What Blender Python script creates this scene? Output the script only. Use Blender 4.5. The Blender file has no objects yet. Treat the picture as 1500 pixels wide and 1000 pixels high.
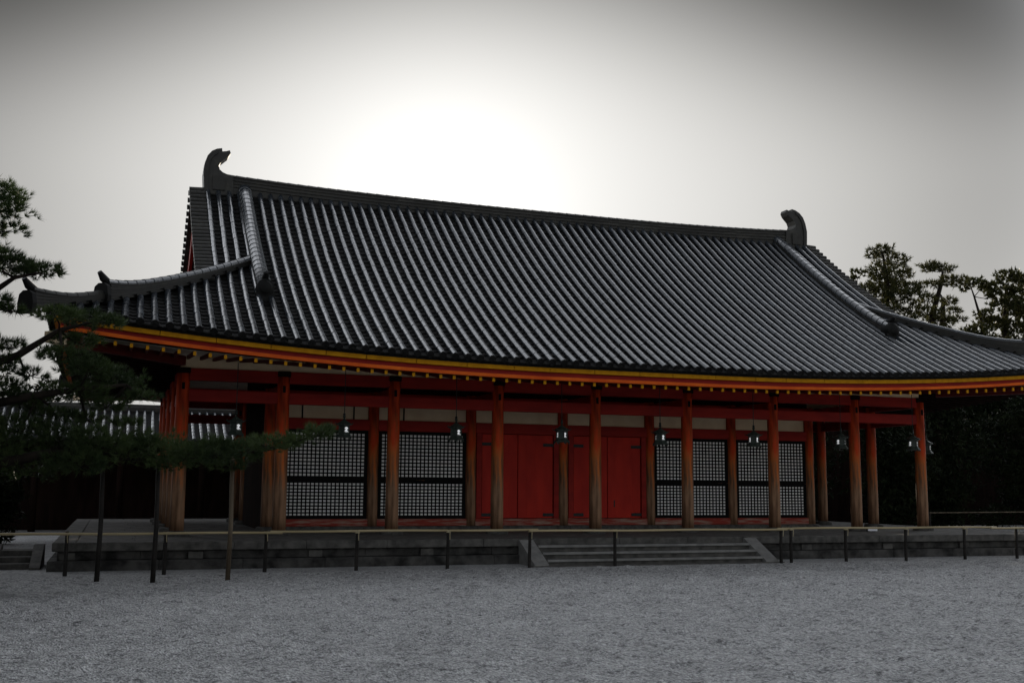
import bpy, math, random
import numpy as np
from mathutils import Matrix, Vector

R = math.radians
S = bpy.context.scene
COL = S.collection
PI = math.pi
rnd = random.Random(7)

# ------------------------------------------------------------------ camera
cd = bpy.data.cameras.new('camera')
cd.sensor_fit = 'HORIZONTAL'
cd.sensor_width = 36.0
cd.lens = 1610.35 / 1500 * 36.0
cd.clip_start = 0.1
cd.clip_end = 4000
cam = bpy.data.objects.new('camera', cd)
COL.objects.link(cam)
cam.matrix_world = (Matrix.Translation((-12.227, -27.379, 1.097))
                    @ Matrix.Rotation(-0.34405, 4, 'Z')
                    @ Matrix.Rotation(PI / 2 + 0.13085, 4, 'X')
                    @ Matrix.Rotation(0.00785, 4, 'Z'))
S.camera = cam

# ------------------------------------------------------------------ light
SUN = Vector((0.2685, 0.931, 0.2475)).normalized()
SUN_EL = math.asin(SUN.z)
SUN_AZ = math.atan2(SUN.x, SUN.y)          # clockwise from +Y

world = bpy.data.worlds.new('World')
S.world = world
world.use_nodes = True
nt = world.node_tree
nt.nodes.clear()
N = nt.nodes.new
L_ = nt.links.new
out = N('ShaderNodeOutputWorld')
bg = N('ShaderNodeBackground')
sky = N('ShaderNodeTexSky')
sky.sky_type = 'NISHITA'
sky.sun_disc = False
sky.sun_elevation = SUN_EL
sky.sun_rotation = SUN_AZ
sky.altitude = 50
sky.air_density = 1.0
sky.dust_density = 2.0
sky.ozone_density = 1.5
EXPOSURE = 0.8
SKY_STRENGTH = 0.15
K_ = 1.0 / (SKY_STRENGTH * 2 ** EXPOSURE)


def math_(op, a, b=None):
    m = N('ShaderNodeMath'); m.operation = op
    for i, v in enumerate((a, b)):
        if v is None: continue
        if isinstance(v, (int, float)): m.inputs[i].default_value = v
        else: L_(v, m.inputs[i])
    return m.outputs[0]


hs = N('ShaderNodeHueSaturation')
hs.inputs['Saturation'].default_value = 0.22
L_(sky.outputs[0], hs.inputs['Color'])
tc = N('ShaderNodeTexCoord')
dirv = tc.outputs['Generated']
dot = N('ShaderNodeVectorMath'); dot.operation = 'DOT_PRODUCT'
L_(dirv, dot.inputs[0]); dot.inputs[1].default_value = SUN
ang = math_('ARCCOSINE', dot.outputs['Value'])                # angle from the sun
sepd = N('ShaderNodeSeparateXYZ'); L_(dirv, sepd.inputs[0])
flat = N('ShaderNodeVectorMath'); flat.operation = 'MULTIPLY'
L_(dirv, flat.inputs[0]); flat.inputs[1].default_value = (1, 1, 0)
fn = N('ShaderNodeVectorMath'); fn.operation = 'NORMALIZE'; L_(flat.outputs[0], fn.inputs[0])
dh = N('ShaderNodeVectorMath'); dh.operation = 'DOT_PRODUCT'
L_(fn.outputs[0], dh.inputs[0]); dh.inputs[1].default_value = Vector((math.sin(SUN_AZ + R(2)), math.cos(SUN_AZ + R(2)), 0))
az = math_('ARCCOSINE', dh.outputs['Value'])                  # azimuth away from the sun


def falloff(v, sig, p, amp):
    return math_('MULTIPLY', math_('EXPONENT', math_('MULTIPLY', math_('POWER', math_('DIVIDE', v, sig), p), -1.0)), amp)


# thin bright overcast round the sun: a hot core, an aureole and a broad low glow
rise = math_('MAXIMUM', math_('SUBTRACT', sepd.outputs['Z'], 0.25), 0.0)
ra = math_('POWER', math_('DIVIDE', az, R(29.5)), 2.0)
rb = math_('POWER', math_('DIVIDE', rise, 0.175), 2.0)
r2 = math_('ADD', math_('ADD', ra, rb), math_('MULTIPLY', math_('MULTIPLY', ra, rb), 1.1))
broad = falloff(r2, 1.0, 1.75, 0.60)
aur = math_('ADD', falloff(ang, R(9.0), 1.0, 0.86), broad)
tint = N('ShaderNodeMixRGB'); tint.blend_type = 'MULTIPLY'; tint.inputs[0].default_value = 1
tint.inputs[1].default_value = (1.0 * K_, 0.985 * K_, 0.95 * K_, 1)
L_(aur, tint.inputs[2])
# clear sky elsewhere, taking over away from the sun
far_ = math_('MULTIPLY', math_('SUBTRACT', 1.0, falloff(ang, R(38.5), 14.0, 1.0)), math_('ADD', falloff(ang, R(50), 6.0, 4.2), 0.70))
clear = N('ShaderNodeMixRGB'); clear.blend_type = 'MULTIPLY'; clear.inputs[0].default_value = 1
L_(hs.outputs[0], clear.inputs[1]); L_(far_, clear.inputs[2])
add = N('ShaderNodeMixRGB'); add.blend_type = 'ADD'; add.inputs[0].default_value = 1
L_(clear.outputs[0], add.inputs[1]); L_(tint.outputs[0], add.inputs[2])
L_(add.outputs[0], bg.inputs['Color'])
bg.inputs['Strength'].default_value = SKY_STRENGTH
L_(bg.outputs[0], out.inputs[0])

sl = bpy.data.lights.new('sun', 'SUN')
sl.energy = 3.0
sl.angle = R(0.5)
sl.color = (1.0, 0.86, 0.66)
so = bpy.data.objects.new('sun', sl)
COL.objects.link(so)
so.rotation_euler = (-SUN).to_track_quat('-Z', 'Y').to_euler()

S.view_settings.view_transform = 'Standard'
S.view_settings.look = 'None'
S.view_settings.exposure = EXPOSURE
S.view_settings.gamma = 1.0


# ------------------------------------------------------------------ materials
def new_mat(name):
    m = bpy.data.materials.new(name)
    m.use_nodes = True
    t = m.node_tree
    b = t.nodes['Principled BSDF']
    return m, t, b


def ramp(t, fac, stops):
    r = t.nodes.new('ShaderNodeValToRGB')
    while len(r.color_ramp.elements) < len(stops):
        r.color_ramp.elements.new(0.5)
    for e, (p, c) in zip(r.color_ramp.elements, stops):
        e.position = p
        e.color = (*c, 1) if len(c) == 3 else c
    t.links.new(fac, r.inputs[0])
    return r


def noise(t, scale, detail=4, stretch=(1, 1, 1), coord='Object', rough=0.55):
    c = t.nodes.new('ShaderNodeTexCoord')
    mp = t.nodes.new('ShaderNodeMapping')
    mp.inputs['Scale'].default_value = stretch
    n = t.nodes.new('ShaderNodeTexNoise')
    n.inputs['Scale'].default_value = scale
    n.inputs['Detail'].default_value = detail
    n.inputs['Roughness'].default_value = rough
    t.links.new(c.outputs[coord], mp.inputs[0])
    t.links.new(mp.outputs[0], n.inputs['Vector'])
    return n


def bump(t, b, src, strength, dist=0.02):
    bp = t.nodes.new('ShaderNodeBump')
    bp.inputs['Strength'].default_value = strength
    bp.inputs['Distance'].default_value = dist
    t.links.new(src, bp.inputs['Height'])
    t.links.new(bp.outputs[0], b.inputs['Normal'])


def simple(name, c1, c2, scale=6, stretch=(1, 1, 1), rough=0.7, spec=0.4, bmp=0.2, metal=0.0, lo=0.35, hi=0.65, coord='Object'):
    m, t, b = new_mat(name)
    n = noise(t, scale, 5, stretch, coord)
    r = ramp(t, n.outputs['Fac'], [(lo, c1), (hi, c2)])
    t.links.new(r.outputs[0], b.inputs['Base Color'])
    b.inputs['Roughness'].default_value = rough
    b.inputs['Specular IOR Level'].default_value = spec
    b.inputs['Metallic'].default_value = metal
    if bmp:
        bump(t, b, n.outputs['Fac'], bmp)
    return m


def tile_mat(name, c1, c2, c3, rough_lo, rough_hi, spec, sc=9, metal=0.0, ior=1.5):
    """fired roof tile: tone varies tile by tile, patches of weathering"""
    m, t, b = new_mat(name)
    geo = t.nodes.new('ShaderNodeNewGeometry')
    n = noise(t, sc, 6)
    n2 = noise(t, 0.7, 3)
    r = ramp(t, n.outputs['Fac'], [(0.3, c1), (0.52, c2), (0.75, c3)])
    r2 = ramp(t, n2.outputs['Fac'], [(0.3, (0.72, 0.72, 0.72)), (0.7, (1.15, 1.15, 1.15))])
    mx = t.nodes.new('ShaderNodeMixRGB'); mx.blend_type = 'MULTIPLY'; mx.inputs[0].default_value = 1
    t.links.new(r.outputs[0], mx.inputs[1]); t.links.new(r2.outputs[0], mx.inputs[2])
    ri = ramp(t, geo.outputs['Random Per Island'], [(0, (0.7, 0.7, 0.7)), (0.95, (1.2, 1.2, 1.2)), (1, (1.9, 1.9, 1.9))])
    mx2 = t.nodes.new('ShaderNodeMixRGB'); mx2.blend_type = 'MULTIPLY'; mx2.inputs[0].default_value = 1
    t.links.new(mx.outputs[0], mx2.inputs[1]); t.links.new(ri.outputs[0], mx2.inputs[2])
    t.links.new(mx2.outputs[0], b.inputs['Base Color'])
    rr = ramp(t, n.outputs['Fac'], [(0.3, (rough_lo,) * 3), (0.7, (rough_hi,) * 3)])
    t.links.new(rr.outputs[0], b.inputs['Roughness'])
    b.inputs['Specular IOR Level'].default_value = spec
    b.inputs['Metallic'].default_value = metal
    b.inputs['IOR'].default_value = ior
    bump(t, b, n.outputs['Fac'], 0.12, 0.006)
    return m


def painted_column(name, low, mid, top):
    """vermilion paint weathered to bare grey wood low on the shaft"""
    m, t, b = new_mat(name)
    c = t.nodes.new('ShaderNodeTexCoord')
    sep = t.nodes.new('ShaderNodeSeparateXYZ')
    t.links.new(c.outputs['Object'], sep.inputs[0])
    n = noise(t, 9, 6, (1, 1, 0.10))
    n2 = noise(t, 3.0, 4, (1, 1, 0.5))
    a = t.nodes.new('ShaderNodeMath'); a.operation = 'MULTIPLY_ADD'
    a.inputs[1].default_value = 0.26; a.inputs[2].default_value = -0.72
    t.links.new(sep.outputs['Z'], a.inputs[0])
    s = t.nodes.new('ShaderNodeMath'); s.operation = 'ADD'
    t.links.new(a.outputs[0], s.inputs[0]); t.links.new(n.outputs['Fac'], s.inputs[1])
    s2 = t.nodes.new('ShaderNodeMath'); s2.operation = 'MULTIPLY_ADD'; s2.inputs[1].default_value = 0.5
    t.links.new(n2.outputs['Fac'], s2.inputs[0]); t.links.new(s.outputs[0], s2.inputs[2])
    r = ramp(t, s2.outputs[0], [(0.30, low), (0.52, mid), (0.75, top)])
    st = ramp(t, n.outputs['Fac'], [(0.38, (0.30, 0.26, 0.24)), (0.6, (1.2, 1.2, 1.2))])
    mx = t.nodes.new('ShaderNodeMixRGB'); mx.blend_type = 'MULTIPLY'; mx.inputs[0].default_value = 0.8
    t.links.new(r.outputs[0], mx.inputs[1]); t.links.new(st.outputs[0], mx.inputs[2])
    t.links.new(mx.outputs[0], b.inputs['Base Color'])
    b.inputs['Roughness'].default_value = 0.65
    b.inputs['Specular IOR Level'].default_value = 0.15
    bump(t, b, n.outputs['Fac'], 0.5, 0.01)
    return m


def leaf_mat(name, c1, c2, trans, spec=0.25):
    m, t, b = new_mat(name)
    geo = t.nodes.new('ShaderNodeNewGeometry')
    n = noise(t, 1.2, 3)
    r = ramp(t, n.outputs['Fac'], [(0.35, c1), (0.65, c2)])
    t.links.new(r.outputs[0], b.inputs['Base Color'])
    b.inputs['Roughness'].default_value = 0.6
    b.inputs['Specular IOR Level'].default_value = spec
    tr = t.nodes.new('ShaderNodeBsdfTranslucent')
    t.links.new(r.outputs[0], tr.inputs['Color'])
    mix = t.nodes.new('ShaderNodeMixShader')
    mix.inputs[0].default_value = trans
    o = t.nodes['Material Output']
    t.links.new(b.outputs[0], mix.inputs[1]); t.links.new(tr.outputs[0], mix.inputs[2])
    t.links.new(mix.outputs[0], o.inputs['Surface'])
    return m


M = {}
M['round'] = tile_mat('round_tile', (0.014, 0.018, 0.024), (0.028, 0.033, 0.040), (0.065, 0.072, 0.08), 0.15, 0.28, 0.5, 14, 0.0, 1.6)
M['pan'] = tile_mat('shaded_pan_tile', (0.008, 0.008, 0.008), (0.014, 0.014, 0.014), (0.035, 0.034, 0.03), 0.75, 0.95, 0.12, 7)  # same ware as round tiles, darkened by dirt and painted channel shade
M['ridge'] = tile_mat('ridge_tile', (0.018, 0.017, 0.015), (0.032, 0.031, 0.028), (0.06, 0.058, 0.05), 0.5, 0.75, 0.35, 6)
M['dark_tile'] = tile_mat('dark_tile', (0.006, 0.006, 0.006), (0.010, 0.010, 0.010), (0.02, 0.02, 0.02), 0.6, 0.8, 0.15, 6)
M['column'] = painted_column('weathered_column', (0.23, 0.13, 0.075), (0.40, 0.11, 0.026), (0.42, 0.042, 0.008))
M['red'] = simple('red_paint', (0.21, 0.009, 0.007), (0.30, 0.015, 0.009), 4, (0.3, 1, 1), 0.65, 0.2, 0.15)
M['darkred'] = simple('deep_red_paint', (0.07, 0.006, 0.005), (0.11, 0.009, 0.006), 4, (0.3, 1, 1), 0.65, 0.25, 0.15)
M['door'] = simple('door_paint', (0.34, 0.012, 0.006), (0.46, 0.020, 0.009), 2.5, (1, 1, 0.4), 0.6, 0.2, 0.1)
M['orange'] = simple('vermilion_paint', (0.52, 0.06, 0.004), (0.70, 0.13, 0.010), 3, (0.4, 1, 1), 0.6, 0.15, 0.12)
M['yellow'] = simple('ochre_paint', (0.38, 0.165, 0.002), (0.50, 0.23, 0.004), 5, (1, 1, 1), 0.65, 0.12, 0.1)
M['sill'] = simple('weathered_sill', (0.24, 0.03, 0.018), (0.30, 0.22, 0.17), 7, (0.25, 1, 2.5), 0.75, 0.3, 0.4, lo=0.45, hi=0.68)
M['plaster'] = simple('cream_plaster', (0.74, 0.58, 0.39), (0.84, 0.69, 0.49), 2, (1, 1, 1), 0.95, 0.1, 0.05)
M['soffit'] = simple('pale_soffit', (0.74, 0.69, 0.60), (0.82, 0.78, 0.70), 3, (1, 1, 1), 0.9, 0.2, 0.05)
M['paper'] = simple('white_paper', (0.80, 0.79, 0.77), (0.88, 0.87, 0.85), 5, (1, 1, 1), 0.9, 0.1, 0)
M['lattice'] = simple('black_lacquer', (0.003, 0.003, 0.003), (0.007, 0.006, 0.006), 8, (1, 1, 1), 0.7, 0.1, 0.1)
M['darkwood'] = simple('dark_wood', (0.008, 0.005, 0.004), (0.018, 0.010, 0.008), 5, (1, 1, 0.2), 0.9, 0.04, 0.2)
M['iron'] = simple('black_iron', (0.006, 0.006, 0.006), (0.014, 0.014, 0.014), 20, (1, 1, 1), 0.6, 0.4, 0.1)
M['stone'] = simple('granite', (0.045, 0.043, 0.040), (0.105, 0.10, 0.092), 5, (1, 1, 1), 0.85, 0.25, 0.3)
M['stone_light'] = simple('lit_granite', (0.15, 0.148, 0.142), (0.23, 0.226, 0.216), 4, (1, 1, 1), 0.85, 0.2, 0.2)  # paler granite: light caught by nosings and sloping cheeks put in the colour
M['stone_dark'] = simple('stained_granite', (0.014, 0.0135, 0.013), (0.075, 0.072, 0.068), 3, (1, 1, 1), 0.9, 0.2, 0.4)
M['bronze'] = simple('green_bronze', (0.012, 0.017, 0.014), (0.035, 0.05, 0.04), 16, (1, 1, 1), 0.6, 0.4, 0.2)
M['bamboo'] = simple('pale_bamboo', (0.30, 0.24, 0.13), (0.42, 0.34, 0.20), 5, (0.15, 1, 1), 0.5, 0.4, 0.1)
M['post'] = simple('charred_post', (0.010, 0.009, 0.008), (0.025, 0.022, 0.02), 8, (1, 1, 0.3), 0.8, 0.2, 0.3)
M['cord'] = simple('straw_cord', (0.32, 0.27, 0.17), (0.42, 0.36, 0.24), 30, (1, 1, 1), 0.9, 0.1, 0.2)
M['pole'] = simple('weathered_pole', (0.06, 0.045, 0.03), (0.15, 0.12, 0.085), 6, (1, 1, 0.15), 0.8, 0.2, 0.3)
M['bark'] = simple('pine_bark', (0.008, 0.006, 0.005), (0.022, 0.017, 0.013), 5, (1, 1, 0.35), 0.9, 0.15, 0.8)
M['needle'] = leaf_mat('pine_needles', (0.018, 0.034, 0.011), (0.062, 0.092, 0.028), 0.2)
M['needle_far'] = leaf_mat('far_needles', (0.030, 0.036, 0.012), (0.070, 0.068, 0.020), 0.35)
M['leaf_far'] = leaf_mat('far_leaves', (0.028, 0.034, 0.010), (0.06, 0.06, 0.018), 0.35)
M['leaf_dark'] = leaf_mat('dark_leaves', (0.005, 0.008, 0.004), (0.013, 0.018, 0.007), 0.06, 0.04)
M['sign'] = simple('white_board', (0.72, 0.72, 0.76), (0.80, 0.80, 0.84), 3, (1, 1, 1), 0.5, 0.3, 0)
mm, tt, bb = new_mat('lantern_light')
bb.inputs['Base Color'].default_value = (0.8, 0.8, 0.8, 1)
bb.inputs['Emission Color'].default_value = (0.95, 0.97, 1.0, 1)
bb.inputs['Emission Strength'].default_value = 0.30
M['lamp'] = mm

# gravel: fine stones, plus dark patches painted as the shade of scuffed hollows
mm, tt, bb = new_mat('gravel')
n1 = noise(tt, 30, 4, (1, 1, 1), 'Object', 0.75)
n2 = noise(tt, 1.3, 4)
vo = tt.nodes.new('ShaderNodeTexVoronoi'); vo.inputs['Scale'].default_value = 34
cc = tt.nodes.new('ShaderNodeTexCoord'); tt.links.new(cc.outputs['Object'], vo.inputs['Vector'])
r1 = ramp(tt, n1.outputs['Fac'], [(0.3, (0.22, 0.22, 0.22)), (0.5, (0.45, 0.45, 0.45)), (0.72, (0.66, 0.66, 0.66))])
r2 = ramp(tt, n2.outputs['Fac'], [(0.3, (0.86, 0.86, 0.86)), (0.7, (1.08, 1.08, 1.08))])
mx = tt.nodes.new('ShaderNodeMixRGB'); mx.blend_type = 'MULTIPLY'; mx.inputs[0].default_value = 1
tt.links.new(r1.outputs[0], mx.inputs[1]); tt.links.new(r2.outputs[0], mx.inputs[2])
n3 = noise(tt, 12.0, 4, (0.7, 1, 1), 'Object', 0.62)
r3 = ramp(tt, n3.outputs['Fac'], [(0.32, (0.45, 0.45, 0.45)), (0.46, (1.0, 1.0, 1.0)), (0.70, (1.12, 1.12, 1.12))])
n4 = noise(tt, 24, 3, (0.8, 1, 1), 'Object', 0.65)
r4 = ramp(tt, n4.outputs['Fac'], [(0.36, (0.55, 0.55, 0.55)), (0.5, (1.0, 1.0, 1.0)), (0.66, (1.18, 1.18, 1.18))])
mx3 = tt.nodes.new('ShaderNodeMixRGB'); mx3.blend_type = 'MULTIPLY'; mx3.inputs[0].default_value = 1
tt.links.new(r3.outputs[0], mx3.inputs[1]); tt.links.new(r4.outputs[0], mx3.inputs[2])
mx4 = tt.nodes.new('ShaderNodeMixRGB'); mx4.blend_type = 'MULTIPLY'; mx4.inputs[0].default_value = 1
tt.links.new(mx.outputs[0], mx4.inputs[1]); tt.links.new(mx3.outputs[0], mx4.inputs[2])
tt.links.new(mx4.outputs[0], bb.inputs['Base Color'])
bb.inputs['Roughness'].default_value = 0.95
bb.inputs['Specular IOR Level'].default_value = 0.15
bump(tt, bb, vo.outputs['Distance'], 1.0, 0.045)
M['gravel'] = mm


# ------------------------------------------------------------------ mesh helpers
class MB:
    def __init__(s):
        s.v = []; s.f = []; s.m = []

    def add(s, vs, fs, mi=0):
        o = len(s.v)
        s.v.extend(vs)
        s.f.extend([tuple(i + o for i in f) for f in fs])
        s.m.extend([mi] * len(fs))

    def box(s, x0, x1, y0, y1, z0, z1, mi=0):
        vs = [(x0, y0, z0), (x1, y0, z0), (x1, y1, z0), (x0, y1, z0), (x0, y0, z1), (x1, y0, z1), (x1, y1, z1), (x0, y1, z1)]
        s.add(vs, [(0, 3, 2, 1), (4, 5, 6, 7), (0, 1, 5, 4), (1, 2, 6, 5), (2, 3, 7, 6), (3, 0, 4, 7)], mi)

    def bevbox(s, x0, x1, y0, y1, z0, z1, b=0.012, mi=0):
        vs = []
        for z, i in ((z0, b), (z0 + b, 0), (z1 - b, 0), (z1, b)):
            vs += [(x0 + i, y0 + i, z), (x1 - i, y0 + i, z), (x1 - i, y1 - i, z), (x0 + i, y1 - i, z)]
        fs = [(3, 2, 1, 0), (12, 13, 14, 15)]
        for k in range(3):
            for j in range(4):
                a = k * 4 + j; c = k * 4 + (j + 1) % 4
                fs.append((a, c, c + 4, a + 4))
        s.add(vs, fs, mi)

    def tube(s, pts, rad, n=8, mi=0, cap=True):
        pts = [Vector(p) for p in pts]
        if not hasattr(rad, '__len__'):
            rad = [rad] * len(pts)
        vs = []
        prev = None
        for i, p in enumerate(pts):
            d = (pts[min(i + 1, len(pts) - 1)] - pts[max(i - 1, 0)])
            d = d.normalized() if d.length > 1e-9 else Vector((0, 0, 1))
            if prev is None:
                a = d.orthogonal().normalized()
            else:
                a = (prev - d * prev.dot(d)).normalized()
            prev = a
            b = d.cross(a)
            for j in range(n):
                t = 2 * PI * j / n
                q = p + (a * math.cos(t) + b * math.sin(t)) * rad[i]
                vs.append((q.x, q.y, q.z))
        fs = []
        for i in range(len(pts) - 1):
            for j in range(n):
                k = (j + 1) % n
                fs.append((i * n + j, i * n + k, (i + 1) * n + k, (i + 1) * n + j))
        if cap:
            fs.append(tuple(range(n - 1, -1, -1)))
            fs.append(tuple(range((len(pts) - 1) * n, len(pts) * n)))
        s.add(vs, fs, mi)

    def lathe(s, prof, n=16, c=(0, 0, 0), mi=0):
        vs = []
        for r, z in prof:
            for j in range(n):
                t = 2 * PI * (j + 0.5) / n
                vs.append((c[0] + r * math.cos(t), c[1] + r * math.sin(t), c[2] + z))
        fs = []
        for i in range(len(prof) - 1):
            for j in range(n):
                k = (j + 1) % n
                fs.append((i * n + j, i * n + k, (i + 1) * n + k, (i + 1) * n + j))
        fs.append(tuple(range(n - 1, -1, -1)))
        fs.append(tuple(range((len(prof) - 1) * n, len(prof) * n)))
        s.add(vs, fs, mi)

    def prism(s, outline, axis, a0, a1, mi=0):
        """outline in the two other axes, extruded along axis ('x','y','z') from a0 to a1"""
        n = len(outline)
        def pt(p, a):
            if axis == 'y': return (p[0], a, p[1])
            if axis == 'x': return (a, p[0], p[1])
            return (p[0], p[1], a)
        vs = [pt(p, a0) for p in outline] + [pt(p, a1) for p in outline]
        fs = [tuple(range(n)), tuple(range(2 * n - 1, n - 1, -1))]
        for i in range(n):
            j = (i + 1) % n
            fs.append((i, i + n, j + n, j))
        s.add(vs, fs, mi)

    def build(s, name, mats, parent=None, smooth=False, origin=None):
        me = bpy.data.meshes.new(name)
        v = s.v
        if origin is not None:
            ox, oy, oz = origin
            v = [(a - ox, b - oy, c - oz) for a, b, c in v]
        me.from_pydata([tuple(map(float, p)) for p in v], [], s.f)
        if not isinstance(mats, (list, tuple)):
            mats = [mats]
        for m in mats:
            me.materials.append(m)
        if len(mats) > 1:
            me.polygons.foreach_set('material_index', s.m)
        if smooth:
            me.polygons.foreach_set('use_smooth', [True] * len(s.f))
        me.update()
        o = bpy.data.objects.new(name, me)
        COL.objects.link(o)
        if origin is not None:
            o.location = origin
        if parent is not None:
            o.parent = parent
            # parent empties are never rotated: keep world placement
            w = world_loc(parent)
            o.location = Vector(o.location) - w
        return o


def world_loc(o):
    w = Vector((0, 0, 0))
    while o is not None:
        w += Vector(o.location); o = o.parent
    return w


def tag(o, label=None, cat=None, group=None, kind=None):
    if label: o['label'] = label
    if cat: o['category'] = cat
    if group: o['group'] = group
    if kind: o['kind'] = kind
    return o


def empty(name, loc):
    o = bpy.data.objects.new(name, None)
    o.empty_display_size = 0.3
    COL.objects.link(o)
    o.location = loc
    return o


def dup(o, loc, parent):
    c = o.copy()
    COL.objects.link(c)
    c.parent = parent
    c.location = Vector(loc) - world_loc(parent)
    return c


def tris(name, verts, mats, parent=None, loops=3, midx=None):
    """verts (N*loops,3): N separate faces, fast"""
    nf = len(verts) // loops
    me = bpy.data.meshes.new(name)
    me.vertices.add(len(verts))
    w = np.array(world_loc(parent)) if parent is not None else 0
    me.vertices.foreach_set('co', (verts - w).astype(np.float32).ravel())
    me.loops.add(nf * loops)
    me.loops.foreach_set('vertex_index', np.arange(nf * loops, dtype=np.int32))
    me.polygons.add(nf)
    me.polygons.foreach_set('loop_start', np.arange(0, nf * loops, loops, dtype=np.int32))
    me.polygons.foreach_set('loop_total', np.full(nf, loops, dtype=np.int32))
    me.materials.append(mats)
    me.update()
    me.validate()
    o = bpy.data.objects.new(name, me)
    COL.objects.link(o)
    if parent is not None:
        o.parent = parent
    return o


# ------------------------------------------------------------------ ground
GZ = -0.70
rs = np.random.RandomState(3)


def vnoise(x, y, s, seed):
    r = np.random.RandomState(seed)
    tab = r.rand(256, 256)
    X, Y = x / s, y / s
    xi, yi = np.floor(X).astype(int), np.floor(Y).astype(int)
    fx, fy = X - xi, Y - yi
    fx = fx * fx * (3 - 2 * fx); fy = fy * fy * (3 - 2 * fy)
    g_ = lambda a, b: tab[a % 256, b % 256]
    return (g_(xi, yi) * (1 - fx) + g_(xi + 1, yi) * fx) * (1 - fy) + (g_(xi, yi + 1) * (1 - fx) + g_(xi + 1, yi + 1) * fx) * fy


def ground():
    xs = np.concatenate([[-900, -400, -200, -100, -60, -35, -22], np.arange(-16.5, 17.5, 0.055), [22, 35, 60, 100, 200, 400, 900]])
    ys = np.concatenate([[-900, -400, -150, -70, -40, -28], np.arange(-20.5, -3.6, 0.05), [-2.5, 0, 5, 12, 20, 40, 80, 160, 400, 900]])
    X, Y = np.meshgrid(xs, ys)
    h = ((vnoise(X, Y, 0.36, 1) - .5) * 0.055 + (vnoise(X, Y, 0.19, 2) - .5) * 0.050
         + (vnoise(X, Y, 0.10, 3) - .5) * 0.028 + (vnoise(X, Y, 1.4, 4) - .5) * 0.03)
    for sc, sd, dp in ((0.30, 11, 0.10), (0.21, 12, 0.08), (0.42, 13, 0.09)):
        h -= dp * np.clip(vnoise(X, Y, sc, sd) - 0.62, 0, 1)
    m = np.clip((X + 16.3) / 1.5, 0, 1) * np.clip((17.2 - X) / 1.5, 0, 1) * np.clip((-3.9 - Y) / 0.5, 0, 1) * np.clip((Y + 20.4) / 1, 0, 1)
    Z = GZ + h * m
    me = bpy.data.meshes.new('ground')
    nx, ny = len(xs), len(ys)
    V = np.stack([X, Y, Z], -1).reshape(-1, 3)
    idx = np.arange(nx * ny).reshape(ny, nx)
    F = np.stack([idx[:-1, :-1], idx[:-1, 1:], idx[1:, 1:], idx[1:, :-1]], -1).reshape(-1, 4)
    me.vertices.add(len(V)); me.vertices.foreach_set('co', V.astype(np.float32).ravel())
    me.loops.add(F.size); me.loops.foreach_set('vertex_index', F.astype(np.int32).ravel())
    me.polygons.add(len(F))
    me.polygons.foreach_set('loop_start', np.arange(0, F.size, 4, dtype=np.int32))
    me.polygons.foreach_set('loop_total', np.full(len(F), 4, dtype=np.int32))
    me.polygons.foreach_set('use_smooth', np.ones(len(F), dtype=bool))
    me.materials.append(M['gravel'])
    me.update(); me.validate()
    o = bpy.data.objects.new('ground', me)
    COL.objects.link(o)
    tag(o, kind='structure')


ground()

# ------------------------------------------------------------------ stone platform
PZ, PF, PX, PB = -0.12, -2.75, 13.35, 13.4      # top, front Y, half width, back Y
plat = tag(empty('stone_platform', (0, PF, GZ)), 'low grey granite platform under the red hall, with broad steps in front', 'platform')
b = MB()
yv = [PF + 0.45, 0.0, 2.3, 5.0, 7.7, 10.2, PB - .45]
# paving on top: slabs with thin joints
y = PF + 0.46
while y < PB - 0.5:
    y2 = min(y + 0.9, PB - 0.46)
    x = -PX + 0.46
    while x < PX - 0.5:
        x2 = min(x + rnd.uniform(1.0, 1.5), PX - 0.46)
        if y < 2.6 or abs(x) > 8:
            b.bevbox(x + .004, x2 - .004, y + .004, y2 - .004, PZ - 0.12, PZ - rnd.uniform(0.003, 0.007), 0.006)
        x = x2
    y = y2
b.box(-8.5, 8.5, 2.0, 8.5, PZ - .3, PZ - .02)
b.build('paving', M['stone'], plat)
b = MB()
e = MB()
def course(mb, a0, a1, fixed, side, z0, z1, dep, lo, hi):
    """a run of blocks along one edge of the platform"""
    a = a0
    while a < a1 - 0.01:
        a2 = a + rnd.uniform(lo, hi)
        if a1 - a2 < lo * 0.6: a2 = a1
        j = rnd.uniform(-0.006, 0.006)
        g0, g1 = a + 0.005, a2 - 0.005
        if side == 'f': mb.bevbox(g0, g1, fixed + j, fixed + dep, z0, z1, 0.014)
        if side == 'k': mb.bevbox(g0, g1, fixed - dep, fixed - j, z0, z1, 0.014)
        if side == 'l': mb.bevbox(fixed + j, fixed + dep, g0, g1, z0, z1, 0.014)
        if side == 'r': mb.bevbox(fixed - dep, fixed - j, g0, g1, z0, z1, 0.014)
        a = a2
course(e, -PX, PX, PF, 'f', PZ - 0.18, PZ, 0.45, 1.4, 2.6)
course(e, -PX, PX, PB, 'k', PZ - 0.18, PZ, 0.45, 1.4, 2.6)
course(e, PF + .46, PB - .46, -PX, 'l', PZ - 0.18, PZ, 0.45, 1.4, 2.6)
course(e, PF + .46, PB - .46, PX, 'r', PZ - 0.18, PZ, 0.45, 1.4, 2.6)
e.build('edge_stones', M['stone'], plat)
w = MB()
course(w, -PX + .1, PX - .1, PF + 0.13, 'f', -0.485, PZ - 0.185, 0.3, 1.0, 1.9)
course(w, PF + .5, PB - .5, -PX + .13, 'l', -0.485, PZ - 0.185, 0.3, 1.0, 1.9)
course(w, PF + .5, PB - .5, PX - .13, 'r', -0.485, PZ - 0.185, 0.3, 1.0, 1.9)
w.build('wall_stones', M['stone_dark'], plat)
x = -PX + 0.15
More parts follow.
